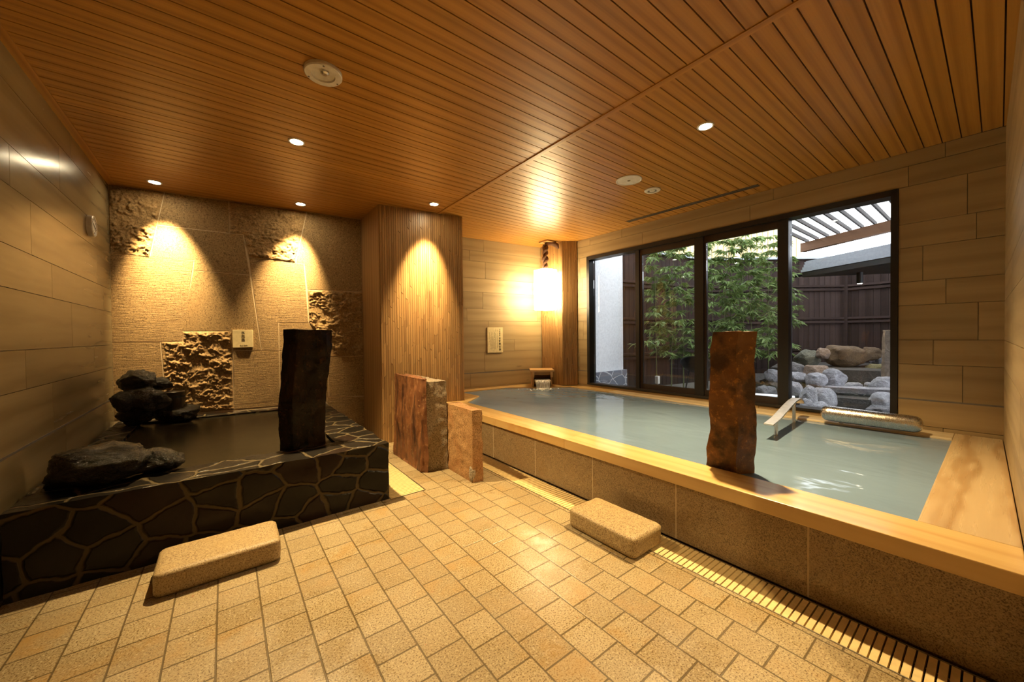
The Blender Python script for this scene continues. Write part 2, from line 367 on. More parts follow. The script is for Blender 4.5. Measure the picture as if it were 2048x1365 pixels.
# ------------------------------------------------------------------ mesh builder
class MB:
    def __init__(s): s.v = []; s.f = []; s.uv = []; s.r = []; s.mi = []
    def face(s, pts, r=None, uv=None, mi=0):
        b = len(s.v); s.v += [Vector(p) for p in pts]
        s.f.append(tuple(range(b, b + len(pts))))
        s.uv.append(uv or [(0, 0)] * len(pts)); s.r.append(r or (.5, .5, .5)); s.mi.append(mi)
    def hexa(s, c, r=None, g=None, mi=0, n=(1, 1, 1)):
        """c: 8 corners, index bits x=1 y=2 z=4; g: grain direction"""
        c = [Vector(p) for p in c]
        if r is None: r = (random.random(), random.random(), random.random())
        quads = (((0, 2, 3, 1), 1, 0), ((4, 5, 7, 6), 0, 1), ((0, 1, 5, 4), 0, 2), ((2, 6, 7, 3), 2, 0), ((0, 4, 6, 2), 2, 1), ((1, 3, 7, 5), 1, 2))
        for q, au, av in quads:
            P = [c[i] for i in q]
            nu, nv = n[au], n[av]
            nrm = (P[1] - P[0]).cross(P[3] - P[0])
            if nrm.length < 1e-12: continue
            nrm.normalize()
            if g is not None:
                gg = Vector(g).normalized()
                if abs(nrm.dot(gg)) > .9:
                    u_ = nrm.orthogonal().normalized(); v_ = nrm.cross(u_)
                else:
                    u_ = (gg - nrm * gg.dot(nrm)).normalized(); v_ = nrm.cross(u_)
            def pt(i, j):
                a, b = i / nu, j / nv
                return (P[0] * (1 - a) + P[1] * a) * (1 - b) + (P[3] * (1 - a) + P[2] * a) * b
            for i in range(nu):
                for j in range(nv):
                    pp = [pt(i, j), pt(i + 1, j), pt(i + 1, j + 1), pt(i, j + 1)]
                    uv = [(p.dot(u_), p.dot(v_)) for p in pp] if g is not None else None
                    s.face(pp, r, uv, mi)
    def box(s, x0, x1, y0, y1, z0, z1, r=None, g=None, mi=0, n=(1, 1, 1)):
        s.hexa([((x1 if i & 1 else x0), (y1 if i & 2 else y0), (z1 if i & 4 else z0)) for i in range(8)], r, g, mi, n)
    def fbox(s, F, s0, s1, z0, z1, d0, d1, r=None, g='s', mi=0, n=(1, 1, 1)):
        """box in a wall frame: s along, d outwards (into the room), z up"""
        c = [F.p(s1 if i & 1 else s0, d1 if i & 2 else d0, z1 if i & 4 else z0) for i in range(8)]
        gv = None if g is None else (F.u if g == 's' else Vector((0, 0, 1)))
        if F.flip: c = [c[i ^ 1] for i in range(8)]
        s.hexa(c, r, gv, mi, n)
    def prism(s, poly, z0, z1, r=None, mi=0, g=None, cap=True):
        """poly: ccw xy points"""
        k = len(poly)
        if r is None: r = (random.random(), random.random(), random.random())
        gu = Vector(g).normalized() if g is not None else None
        def uvs(pts, nrm):
            if gu is None: return None
            nrm = Vector(nrm)
            u_ = gu - nrm * gu.dot(nrm)
            u_ = u_.normalized() if u_.length > .2 else nrm.orthogonal().normalized()
            v_ = nrm.cross(u_)
            return [(Vector(p).dot(u_), Vector(p).dot(v_)) for p in pts]
        top = [(x, y, z1) for x, y in poly]; bot = [(x, y, z0) for x, y in reversed(poly)]
        if cap:
            s.face(top, r, uvs(top, (0, 0, 1)), mi); s.face(bot, r, uvs(bot, (0, 0, -1)), mi)
        for i in range(k):
            a, b = poly[i], poly[(i + 1) % k]
            q = [(*a, z0), (*b, z0), (*b, z1), (*a, z1)]
            nn = Vector((b[1] - a[1], -(b[0] - a[0]), 0))
            if nn.length < 1e-9: continue
            s.face(q, r, uvs(q, nn.normalized()), mi)
    def tube(s, pts, rad, seg=10, r=None, mi=0, caps=True):
        pts = [Vector(p) for p in pts]
        rads = rad if isinstance(rad, (list, tuple)) else [rad] * len(pts)
        rings = []
        up = None
        for i, p in enumerate(pts):
            t = (pts[min(i + 1, len(pts) - 1)] - pts[max(i - 1, 0)]).normalized()
            if up is None: up = t.orthogonal().normalized()
            up = (up - t * up.dot(t)).normalized()
            w = t.cross(up)
            rings.append([p + (up * math.cos(a) + w * math.sin(a)) * rads[i] for a in (2 * PI * k / seg for k in range(seg))])
        for i in range(len(rings) - 1):
            for k in range(seg):
                k2 = (k + 1) % seg
                s.face([rings[i][k], rings[i][k2], rings[i + 1][k2], rings[i + 1][k]], r, None, mi)
        if caps:
            s.face(list(reversed(rings[0])), r, None, mi); s.face(rings[-1], r, None, mi)
    def lathe(s, prof, c=(0, 0, 0), seg=32, R=None, mi=0, r=None):
        """prof: (radius, z) list; R rotates the axis"""
        c = Vector(c); R = R or Matrix.Identity(3)
        rings = [[c + R @ Vector((q * math.cos(2 * PI * k / seg), q * math.sin(2 * PI * k / seg), z)) for k in range(seg)] for q, z in prof]
        for i in range(len(rings) - 1):
            for k in range(seg):
                k2 = (k + 1) % seg
                q = [rings[i][k], rings[i][k2], rings[i + 1][k2], rings[i + 1][k]]
                if prof[i][0] < 1e-6: q = q[1:]
                elif prof[i + 1][0] < 1e-6: q = q[:3]
                s.face(q, r, None, mi)
    def build(s, name, mats, parent=None, merge=False, smooth=False, bevel=0, disp=None, loc=None, angle=None):
        me = bpy.data.meshes.new(name)
        o3 = Vector(loc) if loc else Vector((0, 0, 0))
        me.from_pydata([v - o3 for v in s.v], [], s.f)
        me.uv_layers.new(name='UVMap')
        me.color_attributes.new('rnd', 'FLOAT_COLOR', 'CORNER')
        k = 0
        fu, fc = [], []
        for fi, f in enumerate(s.f):
            for j in range(len(f)):
                fu += s.uv[fi][j]; fc += (*s.r[fi], 1)
        me.uv_layers['UVMap'].data.foreach_set('uv', fu); me.color_attributes['rnd'].data.foreach_set('color', fc)
        mats = mats if isinstance(mats, (list, tuple)) else [mats]
        for m in mats: me.materials.append(m)
        me.polygons.foreach_set('material_index', s.mi)
        if merge or disp or bevel:
            bm = bmesh.new(); bm.from_mesh(me)
            bmesh.ops.remove_doubles(bm, verts=bm.verts, dist=1e-5)
            if disp:
                bm.normal_update()
                for v in bm.verts: v.co = disp(v.co + o3, v.normal) - o3
            bm.to_mesh(me); bm.free()
        if smooth: me.polygons.foreach_set('use_smooth', [True] * len(me.polygons))
        me.update()
        ob = bpy.data.objects.new(name, me); COL.objects.link(ob)
        ob.location = o3
        if smooth and angle:
            try: me.set_sharp_from_angle(angle=math.radians(angle))
            except Exception: pass
        if bevel:
            md = ob.modifiers.new('bevel', 'BEVEL'); md.width = bevel; md.segments = 2; md.limit_method = 'ANGLE'; md.angle_limit = math.radians(40)
        if parent is not None:
            ob.parent = parent
            ob.matrix_parent_inverse = Matrix.Translation(-parent.location)
        return ob

class Frame:
    def __init__(s, p0, p1, flip=False):
        s.p0 = Vector((*p0, 0)); s.u = (Vector((*p1, 0)) - s.p0); s.L = s.u.length; s.u.normalize()
        n = Vector((-s.u.y, s.u.x, 0))
        s.n = -n if flip else n
        s.flip = flip
    def p(s, a, d, z): return s.p0 + s.u * a + s.n * d + Vector((0, 0, z))

def thing(name, label, cat, loc=(0, 0, 0), group=None):
    o = bpy.data.objects.new(name, None); COL.objects.link(o); o.location = loc; o.empty_display_size = .05
    tag(o, label, cat, group); return o
def tag(o, label, cat, group=None):
    o['label'] = label; o['category'] = cat
    if group: o['group'] = group
    return o
def struct(o):
    o['kind'] = 'structure'; return o

# ------------------------------------------------------------------ walls
LW = Frame((-.765, -2.62), (-.80, 4.86), flip=True)    # left wall, room lies to +x
BW = Frame((-.82, 4.819), (1.40, 4.553), flip=True)    # stone wall
TW = Frame((1.95, 4.627), (4.32, 4.36), flip=True)     # boarded tile wall behind the hot bath
WW = Frame((4.1296, 4.3), (4.2095, -.26), flip=True)   # window wall
RW = Frame((4.25, -.022), (1.30, -.072), flip=True)    # short right wall beside the bench
for F_ in (LW, BW, TW, WW, RW):
    mid = F_.p(F_.L / 2, .2, 1)
    tgt = Vector((2, 2, 1))
    if (tgt - F_.p(F_.L / 2, 0, 1)).dot(F_.n) < 0:
        F_.n = -F_.n
    F_.flip = F_.u.cross(F_.n).z < 0

def plank_wall(name, F, rows, mat, hole=None, lens=(1.2, 1.2), seed=1, fixed=None, thick=.12, strip=None):
    rnd = random.Random(seed)
    m = MB()
    gap = .0016
    def put(a, b, z0, z1):
        segs = [(a, b)]
        if hole and z0 < hole[3] - .01 and z1 > hole[2] + .01:
            segs = []
            if a < hole[0]: segs.append((a, min(b, hole[0])))
            if b > hole[1]: segs.append((max(a, hole[1]), b))
        for q0, q1 in segs:
            if q1 - q0 > .004:
                m.fbox(F, q0 + gap, q1 - gap, z0 + gap, z1 - gap, -.01, 0, r=rr, g='s')
    for k in range(len(rows) - 1):
        z0, z1 = rows[k], rows[k + 1]
        js = list((fixed or {}).get(k, []))
        if js:
            js = sorted(js)
            while js[0] > 0: js.insert(0, js[0] - rnd.uniform(*lens))
            while js[-1] < F.L: js.append(js[-1] + rnd.uniform(*lens))
        else:
            js = [-rnd.uniform(0, lens[1])]
            while js[-1] < F.L: js.append(js[-1] + rnd.uniform(*lens))
        for a, b in zip(js, js[1:]):
            rr = (rnd.random(), rnd.random(), rnd.random())
            a, b = max(0, a), min(F.L, b)
            if b - a > .01: put(a, b, z0, z1)
    zA, zB = rows[0], rows[-1]
    rr = (.5, .5, .5)
    if hole:
        for (a, b, c, d) in ((0, hole[0], zA, zB), (hole[1], F.L, zA, zB), (hole[0], hole[1], zA, hole[2]), (hole[0], hole[1], hole[3], zB)):
            if b > a and d > c: m.fbox(F, a, b, c, d, -thick, -.0115, r=rr, g=None, mi=1)
    else:
        m.fbox(F, 0, F.L, zA, zB, -thick, -.0115, r=rr, g=None, mi=1)
    if strip:
        for a, b in ([(0, F.L)] if not hole else [(0, hole[0]), (hole[1], F.L)]):
            m.fbox(F, a, b, strip - .006, strip + .006, -.004, .0012, r=rr, g=None, mi=2)
    return struct(m.build(name, [mat, MT['grout'], MT['greymetal']]))

def sL(y): return y + 2.62          # left-wall station of a given y
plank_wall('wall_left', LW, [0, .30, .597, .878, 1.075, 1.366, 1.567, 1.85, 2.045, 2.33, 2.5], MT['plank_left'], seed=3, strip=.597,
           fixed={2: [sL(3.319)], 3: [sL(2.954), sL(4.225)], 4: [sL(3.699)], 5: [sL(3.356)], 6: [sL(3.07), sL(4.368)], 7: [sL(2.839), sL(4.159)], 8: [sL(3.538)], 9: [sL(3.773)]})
def sW(y): return 4.3 - y
WROWS = [0, .40, .597, .866, 1.053, 1.32, 1.502, 1.766, 1.95, 2.237, 2.392, 2.5]
plank_wall('wall_window', WW, WROWS, MT['plank'], hole=(sW(3.61), sW(.483), .405, 2.237), seed=5, strip=.597,
           fixed={2: [sW(.157)], 3: [sW(.299)], 4: [sW(.089)], 5: [sW(.238)], 6: [sW(.353)], 8: [sW(.141)], 9: [sW(.43), sW(1.52), sW(2.72)], 10: [sW(.245), sW(1.319), sW(3.02), sW(3.55)]})
def sT(x): return (x - 1.95) * 1.0063
plank_wall('wall_far', TW, [0, .392, .594, .888, 1.062, 1.334, 1.508, 1.744, 1.939, 2.182, 2.328, 2.5], MT['plank'], seed=8, strip=.594,
           fixed={1: [sT(2.737), sT(3.759)], 2: [sT(2.96)], 3: [sT(3.466)], 5: [sT(2.696)], 8: [sT(2.99)], 9: [sT(2.745)], 10: [sT(2.966)]})
plank_wall('wall_right', RW, WROWS, MT['plank'], seed=11)
m = MB(); m.box(-.95, 1.46, -2.75, -2.62, 0, 2.5, g=(1, 0, 0)); m.box(1.30, 1.42, -2.62, -.20, 0, 2.5, g=(0, 1, 0))
struct(m.build('wall_rear', MT['plank']))

# stone wall of big slabs, some of them split-faced
def sB(x): return (x + .82) * 1.00715
m = MB(); m.fbox(BW, 0, BW.L, 0, 2.5, -.14, .0022, r=(.5,) * 3, g=None)
wall_back = struct(m.build('wall_back', MT['mortar']))

def inset(poly, d):
    out = []
    k = len(poly)
    for i in range(k):
        p0, p, p1 = Vector(poly[i - 1]), Vector(poly[i]), Vector(poly[(i + 1) % k])
        e0 = (p - p0).normalized(); e1 = (p1 - p).normalized()
        n0 = Vector((-e0.y, e0.x)); n1 = Vector((-e1.y, e1.x))
        bis = (n0 + n1)
        bis = bis.normalized() if bis.length > 1e-4 else n0
        c = max(.35, bis.dot(n0))
        out.append(tuple(p + bis * d / c))
    return out

def inside(pt, poly):
    x, y = pt; c = False
    for i in range(len(poly)):
        (x0, y0), (x1, y1) = poly[i - 1], poly[i]
        if (y0 > y) != (y1 > y) and x < (x1 - x0) * (y - y0) / (y1 - y0) + x0: c = not c
    return c

def area2(poly): return sum(poly[i - 1][0] * poly[i][1] - poly[i][0] * poly[i - 1][1] for i in range(len(poly)))

def slab(poly, kind, seed):
    poly = [(sB(x), z) for x, z in poly]
    if area2(poly) < 0: poly = poly[::-1]
    poly = inset(poly, .0035)
    bm = bmesh.new()
    vs = [bm.verts.new((a, z, 0)) for a, z in poly]
    f = bm.faces.new(vs)
    if kind == 'rough':
        bmesh.ops.triangulate(bm, faces=bm.faces[:])
        xs = [p[0] for p in poly]; zs = [p[1] for p in poly]
        step = .0085
        k = int((max(xs) - min(xs)) / step)
        for i in range(1, k):
            bmesh.ops.bisect_plane(bm, geom=bm.verts[:] + bm.edges[:] + bm.faces[:], plane_co=(min(xs) + i * step, 0, 0), plane_no=(1, 0, 0))
        k = int((max(zs) - min(zs)) / step)
        for i in range(1, k):
            bmesh.ops.bisect_plane(bm, geom=bm.verts[:] + bm.edges[:] + bm.faces[:], plane_co=(0, min(zs) + i * step, 0), plane_no=(0, 1, 0))
    ret = bmesh.ops.extrude_face_region(bm, geom=bm.faces[:])
    top = [g for g in ret['geom'] if isinstance(g, bmesh.types.BMVert)]
    tops = set(top)
    for v in top: v.co.z = .004
    def edged(a, z):
        d = 9
        for i in range(len(poly)):
            p0, p1 = Vector(poly[i - 1]), Vector(poly[i]); e = p1 - p0
            t = max(0, min(1, (Vector((a, z)) - p0).dot(e) / e.length_squared))
            d = min(d, (Vector((a, z)) - p0 - e * t).length)
        return d
    if kind == 'rough':
        for v in top:
            a, z = v.co.x, v.co.y
            q = Vector((a * 7, z * 9, seed * 3.1))
            w1 = noise.noise_vector(q * 2.1) * .5
            h = noise.fractal(q * 1.1 + w1, .75, 2.2, 6) * .5 + .5
            h3 = 1 - abs(noise.fractal(q * 2.6 + w1 * 2, .6, 2.3, 5))
            e = min(1, edged(a, z) / .02)
            v.co.z = .005 + e * max(-.002, (h - .42) * .040 + (h3 - .72) * .030)
    for v in bm.verts:
        w = BW.p(v.co.x, v.co.z - (.0 if v in tops else .0), v.co.y); v.co = w
    bmesh.ops.recalc_face_normals(bm, faces=bm.faces[:])
    me = bpy.data.meshes.new('stone_slab'); bm.to_mesh(me); bm.free()
    if kind == 'rough':
        me.polygons.foreach_set('use_smooth', [True] * len(me.polygons))
    me.materials.append(MT['slab_rough' if kind == 'rough' else ('slab' if kind == 'lined' else 'slab_plain')])
    nm = 'split_face_slab' if kind == 'rough' else 'smooth_slab'
    o = bpy.data.objects.new(nm, me); COL.objects.link(o); o.parent = wall_back
    return o
XL, XR = -.80, 1.33
SL = [
 ('rough', [(XL, 1.90), (-.54, 1.875), (-.425, 2.5), (XL, 2.5)]),
 ('plain', [(-.485, 2.185), (.054, 2.178), (.054, 2.5), (-.425, 2.5)]),
 ('rough', [(.054, 2.178), (.165, 2.178), (.205, 1.955), (.62, 1.935), (.735, 2.5), (.054, 2.5)]),
 ('plain', [(-.485, 2.185), (.165, 2.178), (.215, 1.77), (-.235, 1.785), (-.225, 1.887), (-.54, 1.875)]),
 ('lined', [(XL, 1.90), (-.225, 1.887), (-.325, 1.098), (XL, 1.098)]),
 ('plain', [(-.235, 1.785), (.215, 1.77), (.30, .995), (.062, .995), (.055, 1.196), (-.325, 1.196)]),
 ('rough', [(-.48, 1.098), (-.325, 1.098), (-.325, 1.196), (.055, 1.196), (.062, .40), (-.445, .40)]),
 ('lined', [(XL, .40), (-.445, .40), (-.48, 1.098), (XL, 1.098)]),
 ('lined', [(.205, 1.955), (.70, 1.93), (.735, 1.285), (.455, 1.285), (.455, .99), (.30, .995)]),
 ('plain', [(.735, 2.5), (.62, 1.935), (.70, 1.93), (.725, 1.652), (XR, 1.652), (XR, 2.5)]),
 ('rough', [(.725, 1.652), (XR, 1.652), (XR, .90), (.92, .90), (.735, 1.285)]),
 ('lined', [(.455, 1.285), (.735, 1.285), (.92, .90), (.92, .45), (.455, .45)]),
 ('lined', [(.062, .995), (.455, .99), (.455, .45), (.062, .45)]),
 ('lined', [(.92, .90), (XR, .90), (XR, .42), (.92, .45)]),
 ('lined', [(.062, .45), (.90, .45), (.90, .40), (.062, .40)]),
 ('lined', [(.90, .45), (XR, .42), (XR, .02), (.90, .02)]),
]
for i, (k, p) in enumerate(SL): slab(p, k, i + 1)

# column with slatted front, corner pillar
def slat_front(m, F, s0, s1, z0, z1, w, seed, cuts=True):
    rnd = random.Random(seed)
    n = max(1, round((s1 - s0) / w)); w = (s1 - s0) / n
    for i in range(n):
        a, b = s0 + i * w + .0014, s0 + (i + 1) * w - .0014
        z = z0; lo = 0.0
        while z < z1 - 1e-6:
            frac = (z - z0) / (z1 - z0)
            ln = rnd.uniform(.16, .42) if frac < .55 else rnd.uniform(.3, .8)
            top = z + ln if cuts else z1
            sl = rnd.choice((-1, 1)) * .010 if cuts else 0
            if top > z1 - .1: top = z1; sl = 0
            d = rnd.choice((.0036, .0042, .0050, .0056))
            rr = (rnd.random(), rnd.random(), rnd.random())
            g = .0017
            c = []
            for k in range(8):
                ss = b if k & 1 else a
                tilt = (1 if k & 1 else -1)
                zz = (top + sl * tilt - g if top < z1 else top) if k & 4 else (z + lo * tilt + g)
                c.append(F.p(ss, d if k & 2 else -.004, zz))
            if F.flip: c = [c[q ^ 1] for q in range(8)]
            m.hexa(c, rr, (0, 0, 1))
            z = top; lo = sl
CF = Frame((1.294, 3.933), (2.198, 3.788)); CF.n = Vector((CF.u.y, -CF.u.x, 0)); CF.flip = CF.u.cross(CF.n).z < 0
m = MB()
m.prism([(1.300, 3.94), (2.194, 3.797), (2.206, 4.56), (1.294, 4.66)], 0, 2.5, r=(.5, .5, .5), mi=1, g=(0, 0, 1))
for k in range(6):   # plain boards on the left side
    y0 = 3.94 + k * .12
    m.box(1.287, 1.301, y0 + .0005, min(y0 + .1195, 4.62), 0, 2.5, g=(0, 0, 1), r=(random.random(), random.random(), .42 + .15 * random.random()))
slat_front(m, CF, 0, CF.L, .0, 2.5, .0235, 21)
struct(m.build('wall_column', [MT['column'], MT['column']]))
m = MB()
m.prism([(3.957, 3.915), (4.125, 3.80), (4.125, 4.36), (3.957, 4.38)], .376, 2.5, r=(.5, .5, .3), g=(0, 0, 1))
PF = Frame((3.95, 4.37), (3.95, 3.915)); PF.n = Vector((-1, 0, 0)); PF.flip = PF.u.cross(PF.n).z < 0
slat_front(m, PF, 0, PF.L, .376, 2.5, .0235, 22)
PF2 = Frame((3.947, 3.912), (4.128, 3.792)); PF2.n = Vector((PF2.u.y, -PF2.u.x, 0)); PF2.flip = PF2.u.cross(PF2.n).z < 0
slat_front(m, PF2, 0, PF2.L, .376, 2.5, .0235, 23)
struct(m.build('wall_pillar', MT['column']))

# ceiling of boards running across the room, one long batten
m = MB()
m.box(-.95, 4.38, -2.75, 5.0, 2.512, 2.66, r=(.5,) * 3, mi=1)
y = .079 - .0902 * 30
k = 0
while y < 4.95:
    for a, b in ((-.748, 1.905), (1.945, 4.168 + .03)):
        m.box(a, b, y + .0030, y + .0902 - .0030, 2.5, 2.514, g=(1, 0, 0))
    y += .0902
m.box(-.80, -.748, -2.7, 4.87, 2.494, 2.514, g=(0, 1, 0), r=(.3, .3, .75))
struct(m.build('ceiling', [MT['ceil'], MT['groove']]))
m = MB(); m.box(1.905, 1.945, -2.7, 3.84, 2.494, 2.514, g=(0, 1, 0), r=(.2, .7, .8))
struct(m.build('trim_1', MT['ceil']))

# floor with drain channels
m = MB()
for a in ((-.95, .885, -2.75, 5.0), (.885, 1.146, -2.75, 2.54), (1.146, 1.722, -2.75, 4.7)):
    m.box(*a, -.12, 0, r=(.5,) * 3)
m.box(.80, 4.3, -2.75, 4.7, -.16, -.07, r=(.5,) * 3, mi=1)
m.box(1.722, 2.0, -2.75, -.075, -.12, 0, r=(.5,) * 3)
m.box(.885, 1.146, 4.50, 4.7, -.12, 0, r=(.5,) * 3)
struct(m.build('floor', [MT['floor'], MT['dark']]))

# ------------------------------------------------------------------ window
win = struct(thing('window_1', 'dark bronze window of four panes facing the garden', 'window'))
del win['label'], win['category']
def wf(m, y0, y1, z0, z1, d0, d1, mi=0): m.fbox(WW, sW(y0), sW(y1), z0, z1, d0, d1, r=(.5,) * 3, g=None, mi=mi)
m = MB()
ZB, ZT = .408, 2.236
wf(m, 3.609, .484, ZT - .048, ZT, -.13, .012)
wf(m, 3.609, .484, ZB, ZB + .022, -.13, .016)
wf(m, 3.609, 3.565, ZB, ZT, -.13, .012); wf(m, .525, .484, ZB, ZT, -.13, .012)
for a, b in ((2.835, 2.782), (2.085, 1.985), (1.285, 1.205)): wf(m, a, b, ZB, ZT, -.13, -.02)
m.build('frame', MT['alu'], win, bevel=.002)
for (a, b) in ((2.79, 2.05), (2.005, 1.255)):
    m = MB(); q = .042
    wf(m, a, a - q, ZB + .02, ZT - .04, -.075, -.035); wf(m, b + q, b, ZB + .02, ZT - .04, -.075, -.035)
    wf(m, a - q, b + q, ZT - .115, ZT - .04, -.075, -.035); wf(m, a - q, b + q, ZB + .02, ZB + .085, -.075, -.035)
    s = m.build('sash', MT['sash'], win, bevel=.002)
    g = MB(); wf(g, a - q, b + q, ZB + .085, ZT - .115, -.058, -.052)
    g.build('pane', MT['glass'], s)
for (a, b) in ((3.565, 2.835), (1.205, .525)):
    g = MB(); wf(g, a, b, ZB + .022, ZT - .048, -.098, -.092)
    g.build('pane', MT['glass'], win)

# ------------------------------------------------------------------ hot bath
bath = thing('hot_bath', 'long hot spring bath of granite panels with a wide pale wooden rim below the window', 'bath', (2.9, 2.0, 0))
RIMT, RIMB = .374, .306
ys = [-.058, .485, 1.068, 1.651, 2.234, 2.817, 3.40, 3.81]
for a, b in zip(ys, ys[1:]):
    m = MB(); m.box(1.932, 1.965, a + .0035, b - .0035, 0, RIMB, r=(.5,) * 3)
    m.build('granite_panel', MT['panel'], bath, bevel=.0015)
m = MB(); m.box(1.9332, 1.96, -.057, 3.81, .001, RIMB - .004, r=(.5,) * 3)
m.build('panel_grout', MT['mortar'], bath)
m = MB(); m.box(1.96, 4.09, -.015, 3.64, -.06, .10, r=(.5,) * 3); m.box(2.24, 4.09, 3.64, 4.36, -.06, .10, r=(.5,) * 3)
m.box(1.96, 2.06, -.015, 3.64, .10, RIMB, r=(.5,) * 3); m.box(3.99, 4.09, -.015, 4.2, .10, RIMB, r=(.5,) * 3)
m.box(2.06, 3.99, -.015, .16, .10, RIMB, r=(.5,) * 3); m.prism([(2.36, 4.41), (3.47, 4.315), (4.09, 4.30), (4.09, 4.372), (2.36, 4.565)], .10, RIMB, r=(.5,) * 3)
m.build('basin', MT['panel'], bath)
def board(name, poly, g, mat, z0=RIMB, z1=RIMT, r=None):
    if area2(poly) < 0: poly = poly[::-1]
    m = MB(); m.prism(poly, z0, z1, r=r, g=g)
    return m.build(name, MT[mat], bath, bevel=.004)
g_ = .0004
board('rim_board', [(1.915, -.0585), (2.15, -.0545), (2.15, 1.896 - g_), (1.915, 1.896 - g_)], (0, 1, 0), 'hinoki', r=(.2, .3, .55))
board('rim_board', [(1.915, 1.896 + g_), (2.15, 1.896 + g_), (2.15, 3.63), (2.19, 3.68), (2.19, 3.775), (1.915, 3.818)], (0, 1, 0), 'hinoki_stain', r=(.7, .6, .5))
board('rim_board', [(2.19 + g_, 3.68), (2.25, 3.725), (2.50, 3.94), (2.215, 4.03), (2.212, 3.772), (2.19 + g_, 3.775)], (1, .6, 0), 'hinoki', r=(.4, .1, .5))
board('rim_board', [(2.215, 4.031), (2.50, 3.941), (2.47, 4.39), (2.24, 4.415)], (0, 1, 0), 'hinoki', r=(.1, .8, .5))
board('rim_board', [(2.24, 4.416), (2.47, 4.391), (3.19, 4.325), (3.50, 4.09), (3.72, 3.935), (3.934, 3.785), (3.934, 4.395), (2.24, 4.585)], (1, -.11, 0), 'hinoki', r=(.9, .4, .6))
board('rim_board', [(3.96, 3.10), (4.147, 3.10), (4.134, 3.775), (3.9345, 3.895), (3.9345, 3.785), (3.96, 3.767)], (0, 1, 0), 'hinoki', r=(.3, .9, .5))
board('rim_board', [(3.965, .193), (4.196, .193), (4.147, 3.099), (3.96, 3.099)], (0, 1, 0), 'daylit_rim', r=(.6, .7, .72))
board('bench_board', [(2.1505, -.0545), (4.195, -.019), (4.195, .192), (2.1505, .192)], (1, 0, 0), 'bench', r=(.5, .2, .5))
m = MB()
WP = [(2.151, .1935), (3.9635, .1935), (3.9585, 3.10), (3.9585, 3.764), (3.719, 3.933), (3.499, 4.088), (3.189, 4.323), (2.473, 4.388), (2.502, 3.941), (2.251, 3.723), (2.192, 3.677), (2.1515, 3.63), (2.151, 1.896)]
m.prism(WP, .102, .360, r=(.5,) * 3)
tag(m.build('bath_water', MT['water']), 'milky pale green hot spring water filling the wooden rimmed bath', 'water')

# wooden spout box in the far corner
sp = thing('water_spout', 'small wooden box spout pouring hot water at the far bath corner', 'spout', (3.70, 4.24, RIMT))
m = MB(); m.box(3.555, 3.577, 4.07, 4.35, RIMT, .59, g=(0, 0, 1)); m.box(3.823, 3.845, 4.07, 4.35, RIMT, .59, g=(0, 0, 1))
m.box(3.577, 3.823, 4.33, 4.35, RIMT, .59, g=(1, 0, 0)); m.box(3.577, 3.823, 4.09, 4.11, .54, .59, g=(1, 0, 0))
m.build('side_panels', MT['palewood'], sp, bevel=.002)
m = MB(); m.box(3.525, 3.872, 4.035, 4.36, .59, .618, g=(1, 0, 0)); m.build('lid', MT['palewood'], sp, bevel=.004)
for x in (3.566, 3.834):
    m = MB(); m.box(x - .017, x + .017, 4.04, 4.07, .51, .588, g=(0, 0, 1)); m.build('bracket', MT['palewood'], sp, bevel=.002)
m = MB(); m.box(3.58, 3.82, 3.99, 4.32, .452, .470, g=(0, 1, 0)); m.build('trough', MT['palewood'], sp, bevel=.002)
m = MB()
prof = [(4.28, .474), (4.02, .476), (3.985, .466), (3.965, .43), (3.952, .36)]
for i in range(10):
    a0, a1 = 3.592 + i * .0216, 3.592 + (i + 1) * .0216
    for (y0, z0), (y1, z1) in zip(prof, prof[1:]):
        pinch0 = 1 - .14 * max(0, (.476 - z0) / .12); pinch1 = 1 - .14 * max(0, (.476 - z1) / .12)
        cx = 3.70
        m.face([(cx + (a0 - cx) * pinch0, y0, z0), (cx + (a1 - cx) * pinch0, y0, z0), (cx + (a1 - cx) * pinch1, y1, z1), (cx + (a0 - cx) * pinch1, y1, z1)])
o = m.build('falling_water', MT['fall'], None, merge=True, smooth=True)
md = o.modifiers.new('solid', 'SOLIDIFY'); md.thickness = .006
tag(o, 'curtain of water falling from the wooden spout into the bath', 'water')
m = MB()
for k in range(60):
    a = random.uniform(0, 2 * PI); q = abs(random.gauss(0, .09))
    x, y = 3.70 + math.cos(a) * q * 1.5, 3.93 + math.sin(a) * q * .8
    rr = random.uniform(.006, .022) * (1 if q < .1 else .6)
    m.lathe([(0, rr * .5), (rr * .6, rr * .38), (rr, .0)], (x, y, .3598), 9)
o = m.build('splash_foam', MT['foam'], None, smooth=True)
o['kind'] = 'stuff'; tag(o, 'white splash foam where the spout water meets the bath', 'foam')

TS = Matrix.Translation((3.745, 4.17, RIMT)) @ Matrix.Rotation(math.radians(-37), 4, 'Z')
sp.matrix_world = TS
for o_ in ('falling_water', 'splash_foam'):
    bpy.data.objects[o_].matrix_world = TS @ Matrix.Translation((-3.70, -4.24, -RIMT))
# ------------------------------------------------------------------ shaped stones
def wobble(amp, sc_, seed, zs=1):
    def f(p, n):
        q = Vector((p.x, p.y, p.z * zs)) * sc_ + Vector((seed * 7.3, seed * 1.7, seed * 3.9))
        return p + n * (noise.fractal(q, 1.0, 2.0, 4) * amp)
    return f

